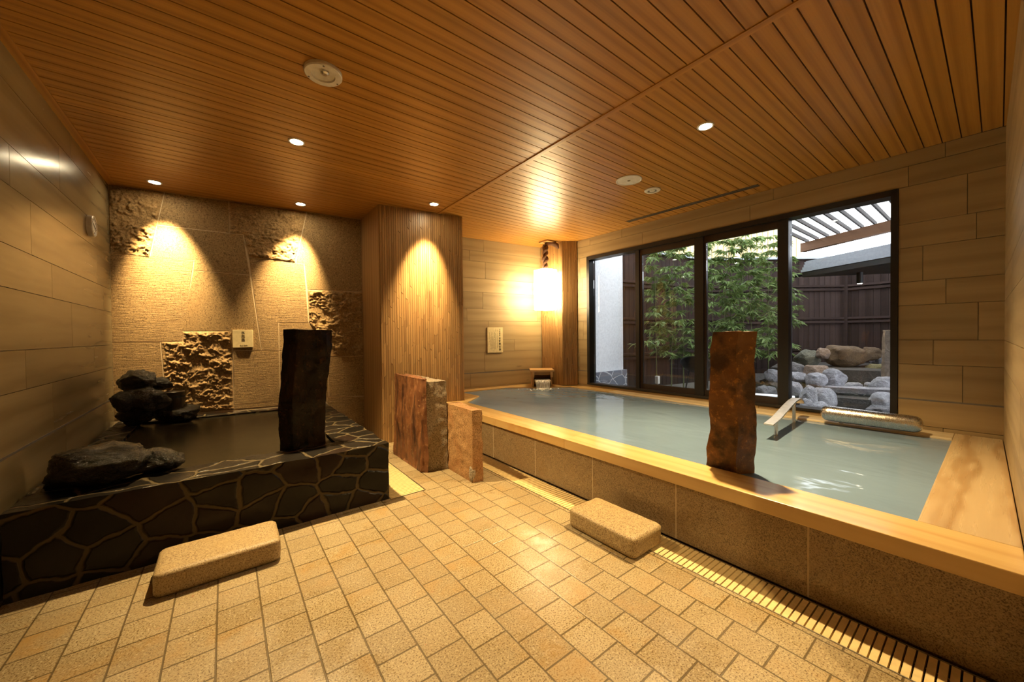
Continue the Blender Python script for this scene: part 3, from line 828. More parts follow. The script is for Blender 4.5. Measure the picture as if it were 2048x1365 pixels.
def rounded_block(name, x0, x1, y0, y1, z0, z1, r, mat, res=.012, amp=.0015, seed=1, parent=None, fsc=30):
    m = MB()
    n = [max(2, int((b - a) / res)) for a, b in ((x0, x1), (y0, y1), (z0, z1))]
    m.box(x0, x1, y0, y1, z0, z1, r=(.5,) * 3, n=n)
    c = Vector(((x0 + x1) / 2, (y0 + y1) / 2, (z0 + z1) / 2)); h = Vector(((x1 - x0) / 2, (y1 - y0) / 2, (z1 - z0) / 2))
    w = wobble(amp, fsc, seed)
    def f(p, n_):
        d = p - c
        rr = (r, r, min(r * .45, h.z))
        e = Vector([max(-(h[i] - rr[i]), min(h[i] - rr[i], d[i])) for i in range(3)])
        q = d - e
        k = Vector((q.x / rr[0], q.y / rr[1], q.z / rr[2]))
        if k.length > 1e-6:
            k.normalize(); q = Vector((k.x * rr[0], k.y * rr[1], k.z * rr[2]))
            if abs(d.x) < h.x - rr[0] and abs(d.y) < h.y - rr[1]: pass
        p2 = c + e + q
        if p.z <= z0 + 1e-5: return Vector((p2.x, p2.y, z0))
        return w(p2, n_)
    return m.build(name, mat, parent, merge=True, smooth=True, disp=f)

tag(rounded_block('stone_step', -.268, .207, 2.195, 2.475, 0, .108, .035, MT['step'], seed=2), 'rounded granite step block in front of the cold bath', 'step')
tag(rounded_block('stone_step', 1.575, 1.838, 1.085, 1.535, 0.002, .108, .035, MT['step'], seed=5), 'rounded granite step block beside the hot bath, partly over the drain grate', 'step')

def hexa_stone(name, base, top, mat, parent=None, res=.016, amp=.006, fsc=9, seed=1, smooth=True, bow=None, zs=1):
    """base/top: 4 xy corners (ccw) and z; grid hexahedron with natural wobble"""
    (bp, z0), (tp, z1) = base, top
    c = [(*bp[0], z0), (*bp[1], z0), (*bp[3], z0), (*bp[2], z0), (*tp[0], z1), (*tp[1], z1), (*tp[3], z1), (*tp[2], z1)]
    L = [Vector(p) for p in c]
    n = (max(2, int((L[1] - L[0]).length / res)), max(2, int((L[2] - L[0]).length / res)), max(2, int((z1 - z0) / res)))
    m = MB(); m.hexa(c, (.5,) * 3, None, 0, n)
    w = wobble(amp, fsc, seed, zs)
    def f(p, nn):
        q = w(p, nn) if p.z > z0 + 1e-4 else p.copy()
        if bow: q = q + bow((p.z - z0) / (z1 - z0))
        return q
    return m.build(name, mat, parent, merge=True, smooth=smooth, disp=f, angle=38)

# rust-brown pillar standing in the hot bath
def bow1(t): return Vector((0, .006 * math.sin(t * 9.2 + .4) + .003 * math.sin(t * 23), 0))
o = hexa_stone('stone_pillar', ([(2.166, .860), (2.262, .806), (2.31, .95), (2.170, 1.028)], .11), ([(2.166, .847), (2.262, .792), (2.31, .90), (2.172, .978)], 1.128), MT['rust'], amp=.006, fsc=10, seed=4, bow=bow1, res=.012)
tag(o, 'tall rust brown rough stone pillar standing in the hot bath at its front rim', 'pillar')
# dark wet pillar on the cold bath rim
def bow2(t): return Vector((-.012 * math.sin(t * 5) + .014 * t, 0, 0))
o = hexa_stone('stone_pillar', ([(.27, 2.845), (.345, 2.80), (.535, 2.822), (.50, 2.95)], .385), ([(.28, 2.86), (.35, 2.815), (.575, 2.845), (.52, 2.985)], 1.175), MT['blackstone'], amp=.010, fsc=8, seed=9, bow=bow2)
tag(o, 'tall wet black stone pillar standing on the front rim of the cold bath', 'pillar')
# two upright slabs between the baths
sA = thing('standing_stone', 'tall standing granite slab with rust red bark-like side, in front of the wooden column', 'stone', (1.37, 3.18, 0))
o = hexa_stone('granite_body', ([(1.288, 2.885), (1.472, 2.825), (1.472, 3.45), (1.288, 3.50)], 0), ([(1.30, 2.885), (1.470, 2.83), (1.472, 3.43), (1.30, 3.46)], .745), MT['greygranite'], sA, amp=.008, fsc=14, seed=3, res=.014)
o = hexa_stone('rust_crust', ([(1.262, 2.89), (1.305, 2.845), (1.30, 3.49), (1.262, 3.52)], 0), ([(1.268, 2.90), (1.31, 2.86), (1.33, 3.44), (1.262, 3.47)], .772), MT['rust_red'], sA, amp=.020, fsc=15, seed=6, res=.012, zs=.22)
o['label'] = 'rust red crusted side'
sBt = thing('standing_stone', 'shorter tan granite slab standing against the tall slab beside the hot bath', 'stone', (1.52, 2.7, 0))
o = hexa_stone('granite_body', ([(1.476, 2.432), (1.562, 2.418), (1.60, 2.86), (1.479, 2.87)], 0), ([(1.478, 2.432), (1.555, 2.418), (1.60, 2.84), (1.479, 2.86)], .552), MT['tangranite'], sBt, amp=.007, fsc=14, seed=8, res=.014)

# rocks
def rock(name, c, w, h, dep, mat, seed, label, cat='rock', group=None, rot=-37.5, sub=4, cuts=5, amp=.16, parent=None, flat=None, lump=.05):
    rnd = random.Random(seed)
    bm = bmesh.new(); bmesh.ops.create_icosphere(bm, subdivisions=sub, radius=1)
    planes = []
    for _ in range(cuts):
        v = Vector((rnd.gauss(0, 1), rnd.gauss(0, 1), rnd.gauss(0, .8))).normalized(); planes.append((v, rnd.uniform(.62, .9)))
    if flat: planes += [(Vector((0, 0, 1)), flat)]
    off = Vector((seed * 3.7, seed * 1.3, seed * 5.1))
    for v in bm.verts:
        p = v.co.copy()
        p = Vector([math.copysign(abs(q) ** .72, q) for q in p]); p *= .86
        p *= 1 + amp * noise.fractal(p * 1.3 + off, 1.0, 2.0, 3)
        for n_, d in planes:
            e = p.dot(n_) - d
            if e > 0: p -= n_ * e * .88
        p += p.normalized() * (lump * noise.fractal(p * 2.6 + off, .8, 2.1, 5) + .02 * (1 - abs(noise.noise(p * 5 + off))))
        v.co = p
    lo = [min(v.co[i] for v in bm.verts) for i in range(3)]; hi = [max(v.co[i] for v in bm.verts) for i in range(3)]
    dim = (w, dep, h)
    for v in bm.verts:
        v.co = Vector([((v.co[i] - lo[i]) / (hi[i] - lo[i]) - .5) * dim[i] for i in range(3)])
    me = bpy.data.meshes.new(name); bm.to_mesh(me); bm.free()
    me.polygons.foreach_set('use_smooth', [True] * len(me.polygons)); me.materials.append(mat)
    o = bpy.data.objects.new(name, me); COL.objects.link(o); o.location = c; o.rotation_euler = (0, 0, math.radians(rot))
    if parent: o.parent = parent
    else: tag(o, label, cat, group)
    return o

o = rock('grey_nodule', (1.484, 2.452, .062), .05, .12, .05, MT['greygranite'], 91, '', parent=sBt, rot=0, sub=3, cuts=8)
o.matrix_parent_inverse = Matrix.Translation(-sBt.location); o['label'] = 'pale grey stone nodule at the foot of the slab'
# ------------------------------------------------------------------ cold bath
cold = thing('cold_bath', 'low cold bath walled with dark wet flagstones below the stone wall', 'bath', (.05, 3.6, 0))
m = MB()
def hx(p, z0, z1, res=.03):
    c = [(*p[0], z0), (*p[1], z0), (*p[3], z0), (*p[2], z0), (*p[0], z1), (*p[1], z1), (*p[3], z1), (*p[2], z1)]
    L = [Vector(q) for q in c]
    m.hexa(c, (.5,) * 3, None, 0, (max(2, int((L[1] - L[0]).length / res)), max(2, int((L[2] - L[0]).length / res)), max(2, int((z1 - z0) / res))))
CT = .386
hx([(-.766, 2.562), (.882, 2.562), (.882, 2.83), (-.766, 2.83)], 0, CT)
m2 = m
def cw(p, n):
    q = p.copy()
    a = noise.noise(Vector((p.x * 7, p.y * 7, p.z * 9))) * .010 + noise.noise(Vector((p.x * 19, p.y * 19, p.z * 21))) * .005
    q += n * a
    if p.z < .001: q.z = 0
    if q.x < -.778: q.x = -.778
    return q
m.build('front_curb', MT['crazy'], cold, merge=True, smooth=True, disp=cw, angle=50)
m = MB(); hx([(.60, 2.83), (.882, 2.83), (.882, 4.585), (.60, 4.615)], 0, CT); m.build('side_curb', MT['crazy'], cold, merge=True, smooth=True, disp=cw, angle=50)
m = MB(); hx([(-.768, 2.83), (-.61, 2.83), (-.61, 4.762), (-.772, 4.785)], 0, CT); m.build('side_curb', MT['crazy'], cold, merge=True, smooth=True, disp=cw, angle=50)
m = MB(); hx([(-.61, 4.60), (.60, 4.50), (.60, 4.605), (-.61, 4.755)], 0, CT); m.build('rear_curb', MT['crazy'], cold, merge=True, smooth=True, disp=cw, angle=50)
m = MB(); m.box(-.61, .60, 2.83, 4.55, 0, .08, r=(.5,) * 3); m.build('basin_floor', MT['crazy'], cold)
m = MB(); m.prism([(-.60, 2.84), (.59, 2.84), (.59, 4.49), (-.60, 4.59)], .082, .372, r=(.5,) * 3)
tag(m.build('bath_water', MT['coldwater']), 'dark still cold water inside the flagstone bath', 'water')

W = MT['rk_wet']
G1 = 'wet black rocks piled in the corner of the cold bath'
for a in [((-.612, 4.53, .472), .30, .21, .18, 31, 'broad black rock at the bottom of the corner pile beside the left wall'),
          ((-.672, 4.44, .600), .17, .18, .14, 32, 'small black rock on the left of the corner pile against the wood-look wall'),
          ((-.545, 4.46, .605), .33, .22, .22, 33, 'rounded wet black rock in the middle of the corner pile'),
          ((-.612, 4.56, .755), .30, .21, .17, 34, 'black rock crowning the corner pile under the stone wall'),
          ((-.46, 4.56, .72), .17, .13, .14, 35, 'small black cobble on top of the pile next to the pail'),
          ((-.36, 4.55, .450), .37, .15, .22, 36, 'low flat black rock below the pail on the rear rim of the cold bath')]:
    rock('rock', a[0], a[1], a[2], a[3], W, a[4], a[5], group=G1, sub=5, cuts=14, amp=.10, lump=.11)
rock('rock', (-.535, 2.80, .478), .42, .225, .28, W, 41, 'big rounded black rock on the front left corner of the cold bath', group='wet rocks on the front rim of the cold bath', rot=-20, sub=5, cuts=14, amp=.12, lump=.10)
rock('rock', (-.335, 2.86, .442), .29, .145, .20, W, 42, 'smaller black rock on the front rim of the cold bath, right of the big one', group='wet rocks on the front rim of the cold bath', rot=-15, sub=5, cuts=14, amp=.12, lump=.10)
p = thing('water_pail', 'short dark wooden pail standing among the corner rocks of the cold bath', 'pail', (-.405, 4.53, .49))
m = MB(); m.lathe([(0, 0), (.066, 0), (.076, .15), (.068, .155), (.062, .13), (0, .125)], (-.375, 4.545, .495), 24); m.build('tub', MT['pail'], p, merge=True, smooth=True, angle=40)
m = MB(); m.lathe([(.071, .10), (.0765, .10), (.078, .115), (.073, .115)], (-.375, 4.545, .495), 24); m.build('hoop', MT['rk_wet'], p, smooth=True)

# ------------------------------------------------------------------ drain grates
def grate(label, x0, x1, y0, y1, loc):
    g = thing('drain_grate', label, 'grate', loc)
    m = MB()
    y = y0 + .006
    while y + .02 < y1 - .004:
        m.box(x0 + .006, x1 - .006, y, y + .0198, -.022, -.001, r=(.5,) * 3)
        y += .0253
    m.build('slats', MT['slat'], g)
    m = MB()
    m.box(x0, x0 + .005, y0, y1, -.06, .001); m.box(x1 - .005, x1, y0, y1, -.06, .001)
    m.box(x0 + .005, x1 - .005, y0, y0 + .005, -.06, .001); m.box(x0 + .005, x1 - .005, y1 - .005, y1, -.06, .001)
    m.build('frame', MT['steelframe'], g)
    m = MB()
    for x in (x0 + .05, x1 - .05): m.box(x - .004, x + .004, y0 + .006, y1 - .006, -.045, -.0225, r=(.5,) * 3)
    m.build('support_rods', MT['slat'], g)
    m = MB(); m.box(x0 + .006, x1 - .006, y0 + .006, y1 - .006, -.0695, -.066); m.build('channel_bottom', MT['dark'], g)
grate('long pale slatted drain grate along the foot of the hot bath', 1.724, 1.914, -.062, 3.45, (1.82, 1.7, -.06))
grate('wide pale slatted drain grate between the cold bath and the wooden column', .888, 1.144, 2.545, 4.495, (1.02, 3.5, -.06))

# ------------------------------------------------------------------ ceiling fittings
def downlight(x, y, label, power, size=74, blend=.85, tilt=(0, 0)):
    t = thing('downlight', label, 'downlight', (x, y, 2.5), 'recessed downlights in the wooden ceiling')
    m = MB(); m.lathe([(.037, .004), (.040, -.005), (.049, -.006), (.052, -.001), (.052, .004)], (x, y, 2.499), 32); m.build('trim_ring', MT['white'], t, smooth=True)
    m = MB(); m.lathe([(.0, -.001), (.037, -.001), (.037, .002), (0, .002)], (x, y, 2.4985), 32); m.build('lamp', MT['lamp'], t)
    l = bpy.data.lights.new('downlight_beam', 'SPOT'); l.energy = power; l.spot_size = math.radians(size); l.spot_blend = blend
    l.color = (1, .72, .345); l.shadow_soft_size = .03
    lo = bpy.data.objects.new('downlight_beam', l); COL.objects.link(lo); lo.location = (x, y, 2.475)
    lo.rotation_euler = (math.radians(tilt[0]), math.radians(tilt[1]), 0)
    lo.parent = t; lo.matrix_parent_inverse = Matrix.Translation(-t.location)
    return t
downlight(-.466, 4.509, 'ceiling downlight nearest the left wall, washing the stone wall', 720, size=52, blend=1, tilt=(20, -4))
downlight(.64, 4.385, 'ceiling downlight washing the stone wall beside the wooden column', 640, size=52, blend=1, tilt=(20, 4))
downlight(1.749, 3.587, 'ceiling downlight right in front of the slatted wooden column', 660, size=48, blend=1, tilt=(19, 0))
downlight(.422, 3.01, 'ceiling downlight above the cold bath, nearest the round emergency light', 660, size=82, blend=1, tilt=(-10, -7))
downlight(2.556, 1.194, 'ceiling downlight above the hot bath', 560, size=104, blend=1)
downlight(.55, -1.0, 'ceiling downlight behind the viewer over the washing floor', 330, size=116, blend=1)

e = thing('ceiling_emergency_light', 'round emergency light with three screws on the wooden ceiling', 'emergency light', (.428, 2.14, 2.5))
m = MB(); m.lathe([(.090, .0), (.090, -.016), (.086, -.021), (.056, -.021), (.054, -.012), (.02, -.010), (0, -.010)], (.428, 2.14, 2.499), 48); m.build('housing', MT['white'], e, smooth=True, angle=30)
m = MB(); m.lathe([(.021, -.004), (.021, -.016), (.012, -.022), (0, -.022)], (.43, 2.115, 2.492), 20); m.build('lens', MT['chrome'], e, smooth=True)
for a in (20, 140, 260):
    m = MB(); m.lathe([(.005, 0), (.005, -.002), (0, -.0025)], (.428 + .078 * math.cos(math.radians(a)), 2.14 + .078 * math.sin(math.radians(a)), 2.4785), 10); m.build('screw', MT['greymetal'], e)
e = thing('ceiling_speaker', 'large plain round white ceiling speaker above the hot bath', 'speaker', (2.885, 2.02, 2.5))
m = MB(); m.lathe([(.112, 0), (.112, -.006), (.104, -.009), (.100, -.006)], (2.885, 2.02, 2.499), 48); m.build('rim', MT['white'], e, smooth=True, angle=30)
m = MB(); m.lathe([(.101, -.005), (.06, -.0065), (0, -.007)], (2.885, 2.02, 2.499), 48); m.build('grille', MT['white'], e, smooth=True)
m = MB(); m.lathe([(.014, -.0065), (.012, -.009), (0, -.009)], (2.885, 2.02, 2.499), 16); m.build('badge', MT['greyink'], e)
e = thing('ceiling_vent', 'small round white ceiling vent ring beside the larger speaker', 'vent', (3.265, 2.025, 2.5))
m = MB(); m.lathe([(.074, 0), (.074, -.008), (.066, -.013), (.043, -.013), (.040, -.004)], (3.265, 2.025, 2.499), 40); m.build('ring', MT['white'], e, smooth=True, angle=30)
m = MB(); m.lathe([(.041, -.003), (0, -.003)], (3.265, 2.025, 2.499), 40); m.build('throat', MT['greymetal'], e)
m = MB(); m.lathe([(.026, -.004), (.026, -.010), (.02, -.013), (0, -.013)], (3.265, 2.025, 2.499), 32); m.build('core', MT['white'], e, smooth=True, angle=30)
e = thing('slot_diffuser', 'long grey linear air slot in the ceiling above the window', 'vent', (3.94, 2.07, 2.5))
SF = Frame((3.925, 2.77), (3.965, 1.37))
m = MB(); m.fbox(SF, 0, SF.L, 2.493, 2.4995, -.03, -.022, g=None); m.fbox(SF, 0, SF.L, 2.493, 2.4995, .022, .03, g=None); m.fbox(SF, 0, SF.L, 2.4935, 2.4995, -.003, .003, g=None)
m.build('frame', MT['greymetal'], e)
m = MB(); m.fbox(SF, 0, SF.L, 2.4965, 2.4992, -.022, .022, g=None); m.build('slot', MT['darkceil'], e)

# hanging lantern
LX, LY = 3.745, 4.06
t = thing('hanging_lantern', 'tall glowing paper lantern hanging from a twisted brown rope in the corner over the bath', 'lantern', (LX, LY, 2.5))
m = MB(); m.box(LX - .122, LX + .122, LY - .122, LY + .122, 1.49, 2.08, r=(.5,) * 3)
m.build('paper_shade', MT['lantern'], t, bevel=.012)
m = MB()
for k in range(2):
    pts = []; rad = []
    for i in range(40):
        q = i / 39; a = q * 13 + k * PI
        pts.append((LX + .020 * math.cos(a), LY + .020 * math.sin(a), 2.08 + q * .36)); rad.append(.026 + .006 * math.sin(q * 17 + k))
    m.tube(pts, rad, 10)
m.build('rope', MT['rope'], t, merge=True, smooth=True)
m = MB(); m.tube([(LX, LY, 2.42), (LX + .03, LY - .02, 2.47), (LX + .09, LY - .06, 2.475), (LX + .15, LY - .10, 2.43), (LX + .165, LY - .11, 2.39)], [.03, .036, .04, .034, .012], 12)
m.build('rope_knot', MT['rope'], t, merge=True, smooth=True)
m = MB(); m.box(LX - .05, LX + .13, LY - .10, LY + .08, 2.478, 2.4995, g=(1, 0, 0)); m.build('ceiling_plate', MT['palewood'], t, bevel=.002)
m = MB(); m.lathe([(.02, 0), (.03, .0), (.03, .05), (.018, .06)], (LX, LY, 2.07), 16); m.build('cap', MT['palewood'], t, smooth=True, angle=40)

# ------------------------------------------------------------------ signs, clock
def text_part(body, size, F, s, z, d, mat, parent, name='lettering', align='CENTER', wx=1.0, bold=0):
    cu = bpy.data.curves.new('txt', 'FONT'); cu.body = body; cu.size = size; cu.align_x = align; cu.align_y = 'CENTER'; cu.extrude = .0006; cu.offset = bold
    to = bpy.data.objects.new('txt', cu); COL.objects.link(to)
    dg = bpy.context.evaluated_depsgraph_get()
    me = bpy.data.meshes.new_from_object(to.evaluated_get(dg))
    bpy.data.objects.remove(to)
    u = F.u if not F.flip else F.u
    R = F.n.cross(Vector((0, 0, -1)))
    # text x axis must run to the viewer's right when looking against n
    right = Vector((0, 0, 1)).cross(F.n)
    for v in me.vertices:
        v.co = F.p(s, d, z) + right * v.co.x * wx + Vector((0, 0, 1)) * v.co.y + F.n * v.co.z
    me.materials.clear(); me.materials.append(mat)
    o = bpy.data.objects.new(name, me); COL.objects.link(o)
    o.parent = parent; o.matrix_parent_inverse = Matrix.Translation(-parent.location)
    return o
def place_sign(F, s, z): return tuple(F.p(s, .01, z))
# cold bath sign
s0 = sB(.147)
sg = thing('cold_bath_sign', 'small cream cold bath sign with three black characters on the stone wall', 'sign', place_sign(BW, s0, 1.117))
m = MB(); m.fbox(BW, s0 - .084, s0 + .084, 1.028, 1.206, .006, .024, g=None); m.build('board', MT['offwhite'], sg, bevel=.002)
for i, ch in enumerate('水風呂'):
    text_part(ch, .032, BW, s0 + .002, 1.176 - i * .036, .0245, MT['ink'], sg, 'character', bold=.0005)
text_part('Cold Bath', .016, BW, s0 + .005, 1.047, .0245, MT['greyink'], sg)
# hot spring sign
s1 = sT(3.132); zc = 1.058
sg = thing('hot_spring_sign', 'tall cream hot spring notice with vertical writing on the wall behind the bath', 'sign', place_sign(TW, s1, zc))
m = MB(); m.fbox(TW, s1 - .128, s1 + .128, zc - .185, zc + .185, .002, .014, g=None); m.build('board', MT['offwhite'], sg, bevel=.002)
for i, ch in enumerate('天然温泉'):
    text_part(ch, .024, TW, s1 + .075, zc + .152 - i * .028, .0145, MT['ink'], sg, 'character', bold=.0003)
for i, ch in enumerate('吉野郷の湯'):
    text_part(ch, .034, TW, s1 + .075, zc + .020 - i * .041, .0145, MT['ink'], sg, 'character', bold=.0006)
m = MB(); rnd = random.Random(5)
for (dx, za, zb) in ((.032, .15, -.12), (.002, .15, -.13), (-.012, .11, -.13), (-.038, .05, -.16), (-.056, .11, -.13), (-.074, .04, -.13), (-.096, .11, -.03)):
    z = za
    while z > zb:
        # tiny blurred column of characters: small strokes
        w = rnd.uniform(.005, .008)
        for q in range(2):
            zz = zc + z - q * .0035
            m.fbox(TW, s1 + dx - w * .9, s1 + dx + w * .9, zz - .0012, zz, .014, .0146, g=None)
        xo = rnd.uniform(-w, w) * .5
        m.fbox(TW, s1 + dx + xo - .0012, s1 + dx + xo + .0012, zc + z - .007, zc + z + .001, .014, .0146, g=None)
        z -= .0105 if rnd.random() < .93 else .025
m.build('small_print', MT['greyink'], sg)
# wall clock on the left wall
sc_ = sL(4.157); zc = 1.977
ck = thing('wall_clock', 'small round white wall clock with black hands on the left wall', 'clock', tuple(LW.p(sc_, .01, zc)))
Rk = Matrix((Vector((0, 0, 1)).cross(LW.n), Vector((0, 0, 1)), LW.n)).transposed()
cc = LW.p(sc_, 0, zc)
m = MB(); m.lathe([(.078, .001), (.078, .028), (.074, .032), (.068, .032), (.066, .028)], cc, 48, Rk); m.build('case', MT['white'], ck, smooth=True, angle=35)
m = MB(); m.lathe([(.067, .0275), (0, .0275)], cc, 48, Rk); m.build('dial', MT['dial'], ck)
for k in range(1, 13):
    a = math.radians(90 - 30 * k)
    right = Vector((0, 0, 1)).cross(LW.n)
    off = right * (.052 * math.cos(a)); zz = .052 * math.sin(a)
    ss = off.dot(LW.u)
    text_part(str(k), .020, LW, sc_ + ss, zc + zz, .0278, MT['ink'], ck, 'numeral')
for nm, a, ln, wd in (('hour_hand', 150, .034, .004), ('minute_hand', -25, .050, .003)):
    a = math.radians(a); right = Vector((0, 0, 1)).cross(LW.n)
    dv = right * math.cos(a) + Vector((0, 0, 1)) * math.sin(a); pv = LW.n.cross(dv)
    b0 = cc + LW.n * .030
    m = MB(); m.hexa([b0 + dv * (ln if i & 1 else -.012) + pv * (wd if i & 2 else -wd) + LW.n * (.0012 if i & 4 else 0) for i in range(8)]); m.build(nm, MT['ink'], ck)

# ------------------------------------------------------------------ rails in the hot bath
t = thing('handrail', 'bent flat steel handrail rising from the hot bath water near the window', 'handrail', (3.7, 1.04, .37))
m = MB()
path = [(3.03, .987, .471), (3.228, 1.003, .483), (3.57, 1.03, .533), (3.737, 1.044, .550), (3.862, 1.054, .553), (3.93, 1.059, .545), (3.985, 1.063, .525), (4.015, 1.065, .498)]
for a, b in zip(path, path[1:]):
    a, b = Vector(a), Vector(b)
    w = Vector((.08, -1, 0)).normalized() * .030
    dd = (b - a).normalized(); th = dd.cross(w).normalized() * .006; th = th if th.z > 0 or (abs(th.z) < .002 and th.x > 0) else -th
    m.hexa([(b if i & 1 else a) + (-w if i & 2 else w) * -1 + (th if i & 4 else -th) for i in range(8)])
m.build('bar', MT['satin'], t, merge=True, bevel=.002)
for p in ((3.79, 1.048, .548), (3.228, 1.003, .478)):
    m = MB(); m.tube([(p[0], p[1], .10), (p[0], p[1], p[2])], .013, 16); m.build('post', MT['chrome'], t, smooth=True, angle=40)
t = thing('pillow_rail', 'thick round steel pillow rail along the window side of the hot bath', 'rail', (3.95, .61, .374))
m = MB()
prof = [(0, 0), (.022, .003), (.042, .011), (.056, .028), (.061, .050)]
L = .575
full = prof + [(r, L - z) for r, z in reversed(prof)]
ax = Vector((.045, -.565, -.012)).normalized()
Rr = ax.to_track_quat('Z', 'Y').to_matrix()
m.lathe(full, (3.905, .897, .458), 28, Rr); m.build('tube', MT['wetsteel'], t, merge=True, smooth=True)
for y, x in ((.785, 3.99), (.44, 3.995)):
    xx = 3.924 if y > .6 else 3.951
    m = MB(); m.tube([(x, y, .374), (x, y, .395), (xx + .02, y, .42), (xx, y, .440)], .016, 14); m.build('bracket', MT['chrome'], t, smooth=True, angle=40)

# ------------------------------------------------------------------ garden
m = MB(); m.box(4.34, 11.5, -5, 9, -.1, .2, r=(.5,) * 3); struct(m.build('garden_ground', MT['soil']))
m = MB(); m.box(4.335, 5.17, 3.75, 3.98, .2, 3.3, r=(.5,) * 3); struct(m.build('wall_garden', MT['plaster']))
m = MB(); m.box(4.335, 5.205, 3.70, 3.752, .2, .545, r=(.5,) * 3); struct(m.build('trim_2', MT['crazy_grey']))
m = MB(); m.box(4.20, 4.38, -5, 9, 2.67, 5.6, r=(.5,) * 3); m.box(4.22, 4.38, -5, -.3, 0, 2.5, r=(.5,) * 3); m.box(4.30, 4.38, 3.99, 9, 0, 2.67, r=(.5,) * 3)  # unseen upper storey, added to block sky and darken the fence and eave
struct(m.build('wall_outside', MT['plaster']))
# fence: three runs
fence = thing('board_fence', 'dark brown vertical board fence closing the garden', 'fence', (8, 3, .2))
FP = [(5.20, 3.82), (7.35, 3.46), (9.46, 1.81), (9.46, -4.5)]
for i in range(3):
    F = Frame(FP[i], FP[i + 1]); 
    if (Vector((5, 1, 0)) - F.p0).dot(F.n) < 0: F.n = -F.n
    F.flip = F.u.cross(F.n).z < 0
    m = MB(); s_ = 0
    while s_ < F.L - .02:
        m.fbox(F, s_ + .002, min(s_ + .1, F.L) - .002, .2, 2.52, -.02, 0, g='z'); s_ += .1
    m.fbox(F, 0, F.L, .2, 2.52, -.03, -.021, g=None, mi=1, r=(.5,) * 3)
    m.build('board_panel', [MT['fence'], MT['fence_in']], fence)
    for z in (.75, 1.35, 1.97):
        m = MB(); m.fbox(F, 0, F.L, z - .055, z - .015, 0, .035); m.fbox(F, 0, F.L, z + .015, z + .055, 0, .035); m.build('rail', MT['fence'], fence, bevel=.003)
    m = MB(); m.fbox(F, -.02, F.L + .02, 2.52, 2.565, -.08, .06, g=None); m.build('cap', MT['roofmetal'], fence, bevel=.004)
for (x, y) in FP[1:3]:
    m = MB(); m.box(x - .05, x + .05, y - .05, y + .05, .2, 2.52, g=(0, 0, 1)); m.build('corner_post', MT['fence'], fence)
# ribbed building beyond
bl = thing('building', 'cream ribbed house wall rising beyond the garden fence', 'building', (8.4, 5.5, .2))
BF = Frame((6.4, 5.6), (10.9, 1.9))
if (Vector((5, 1, 0)) - BF.p0).dot(BF.n) < 0: BF.n = -BF.n
BF.flip = BF.u.cross(BF.n).z < 0
m = MB(); s_ = 0
while s_ < 4.6:
    m.fbox(BF, s_ + .006, s_ + .114, .2, 3.5, -.03, 0, g='z'); s_ += .12
m.fbox(BF, 0, 4.6, .2, 3.5, -.15, -.03, g=None, r=(.5,) * 3)
m.build('siding', MT['yellow'], bl)
# pergola: beam, rafters, translucent sheet
pg = thing('pergola', 'brown timber pergola with pale translucent roof over the garden', 'pergola', (7.0, .9, 2.4))
B0 = Vector((7.603, 1.985, 0)); e_ = Vector((-.459, -.888, 0)).normalized()
PB = Frame((B0.x, B0.y), (B0.x + e_.x * 5, B0.y + e_.y * 5)); PB.flip = PB.u.cross(PB.n).z < 0
m = MB(); m.fbox(PB, 0, 5, 2.447, 2.592, -.045, .045); m.build('beam', MT['beam'], pg, bevel=.004)
for i in range(12):
    q = .07 + i * .164
    px, py = B0.x + e_.x * q, B0.y + e_.y * q
    m = MB(); m.box(4.5, px + .10, py - .010, py + .010, 2.594, 2.645, g=(1, 0, 0)); m.build('rafter', MT['darkbeam'], pg)
m = MB()
P0, P1 = B0 + e_ * -.02, B0 + e_ * 2.2
m.hexa([(4.45 if not i & 1 else (P0.x + .15 if i & 2 else P1.x + .15), P0.y if i & 2 else P1.y, 2.654 if i & 4 else 2.647) for i in range(8)])
m.build('roof_sheet', MT['sheet'], pg)
for q in (.5, 3.0):
    px, py = B0.x + e_.x * q, B0.y + e_.y * q
m = MB(); px, py = B0.x + e_.x * 4.5, B0.y + e_.y * 4.5; m.box(px - .05, px + .05, py - .05, py + .05, .2, 2.447, g=(0, 0, 1)); m.build('post', MT['beam'], pg)
# eave roof over the rock bath
rf = thing('eave_roof', 'low dark eave with grey metal roof over the rock bath', 'roof', (7.6, .9, 2.0))
E0 = Vector((6.78, 1.72, 0)); EN = Vector((.888, -.459, 0))
def ep(t, n_, z): return E0 + e_ * t + EN * n_ + Vector((0, 0, z))
def ebox(m, t0, t1, n0, n1, za0, za1, zb0, zb1, **k):
    """za at n0 (lower, upper), zb at n1"""
    c = [ep(t1 if i & 1 else t0, n1 if i & 2 else n0, (zb1 if i & 4 else zb0) if i & 2 else (za1 if i & 4 else za0)) for i in range(8)]
    c = [c[i ^ 1] for i in range(8)]
    m.hexa(c, **k)
m = MB(); ebox(m, -.04, 3.6, 0, 3.5, 2.135, 2.155, 2.36, 2.38); m.build('metal_roof', MT['roofmetal'], rf)
m = MB()
for k in range(9): ebox(m, -.05, 3.6, .04 + k * .33, .06 + k * .33, 2.160 + k * .0212, 2.174 + k * .0212, 2.160 + k * .0212, 2.174 + k * .0212)
m.build('roof_seams', MT['roofmetal'], rf)
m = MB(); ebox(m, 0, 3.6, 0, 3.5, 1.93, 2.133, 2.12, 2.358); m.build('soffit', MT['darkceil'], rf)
m = MB()
for k in range(4): ebox(m, -.04 + .01 * k, 3.6, -.06 + .014 * k, -.002, 2.005 + k * .038, 2.005 + (k + 1) * .038 - .003, 2.005 + k * .038, 2.005 + (k + 1) * .038 - .003)
m.build('fascia', MT['roofmetal'], rf)
m = MB(); ebox(m, -.03, 3.6, -.05, -.002, 1.93, 2.0, 1.93, 2.0); m.build('gutter', MT['alu'], rf, bevel=.004)
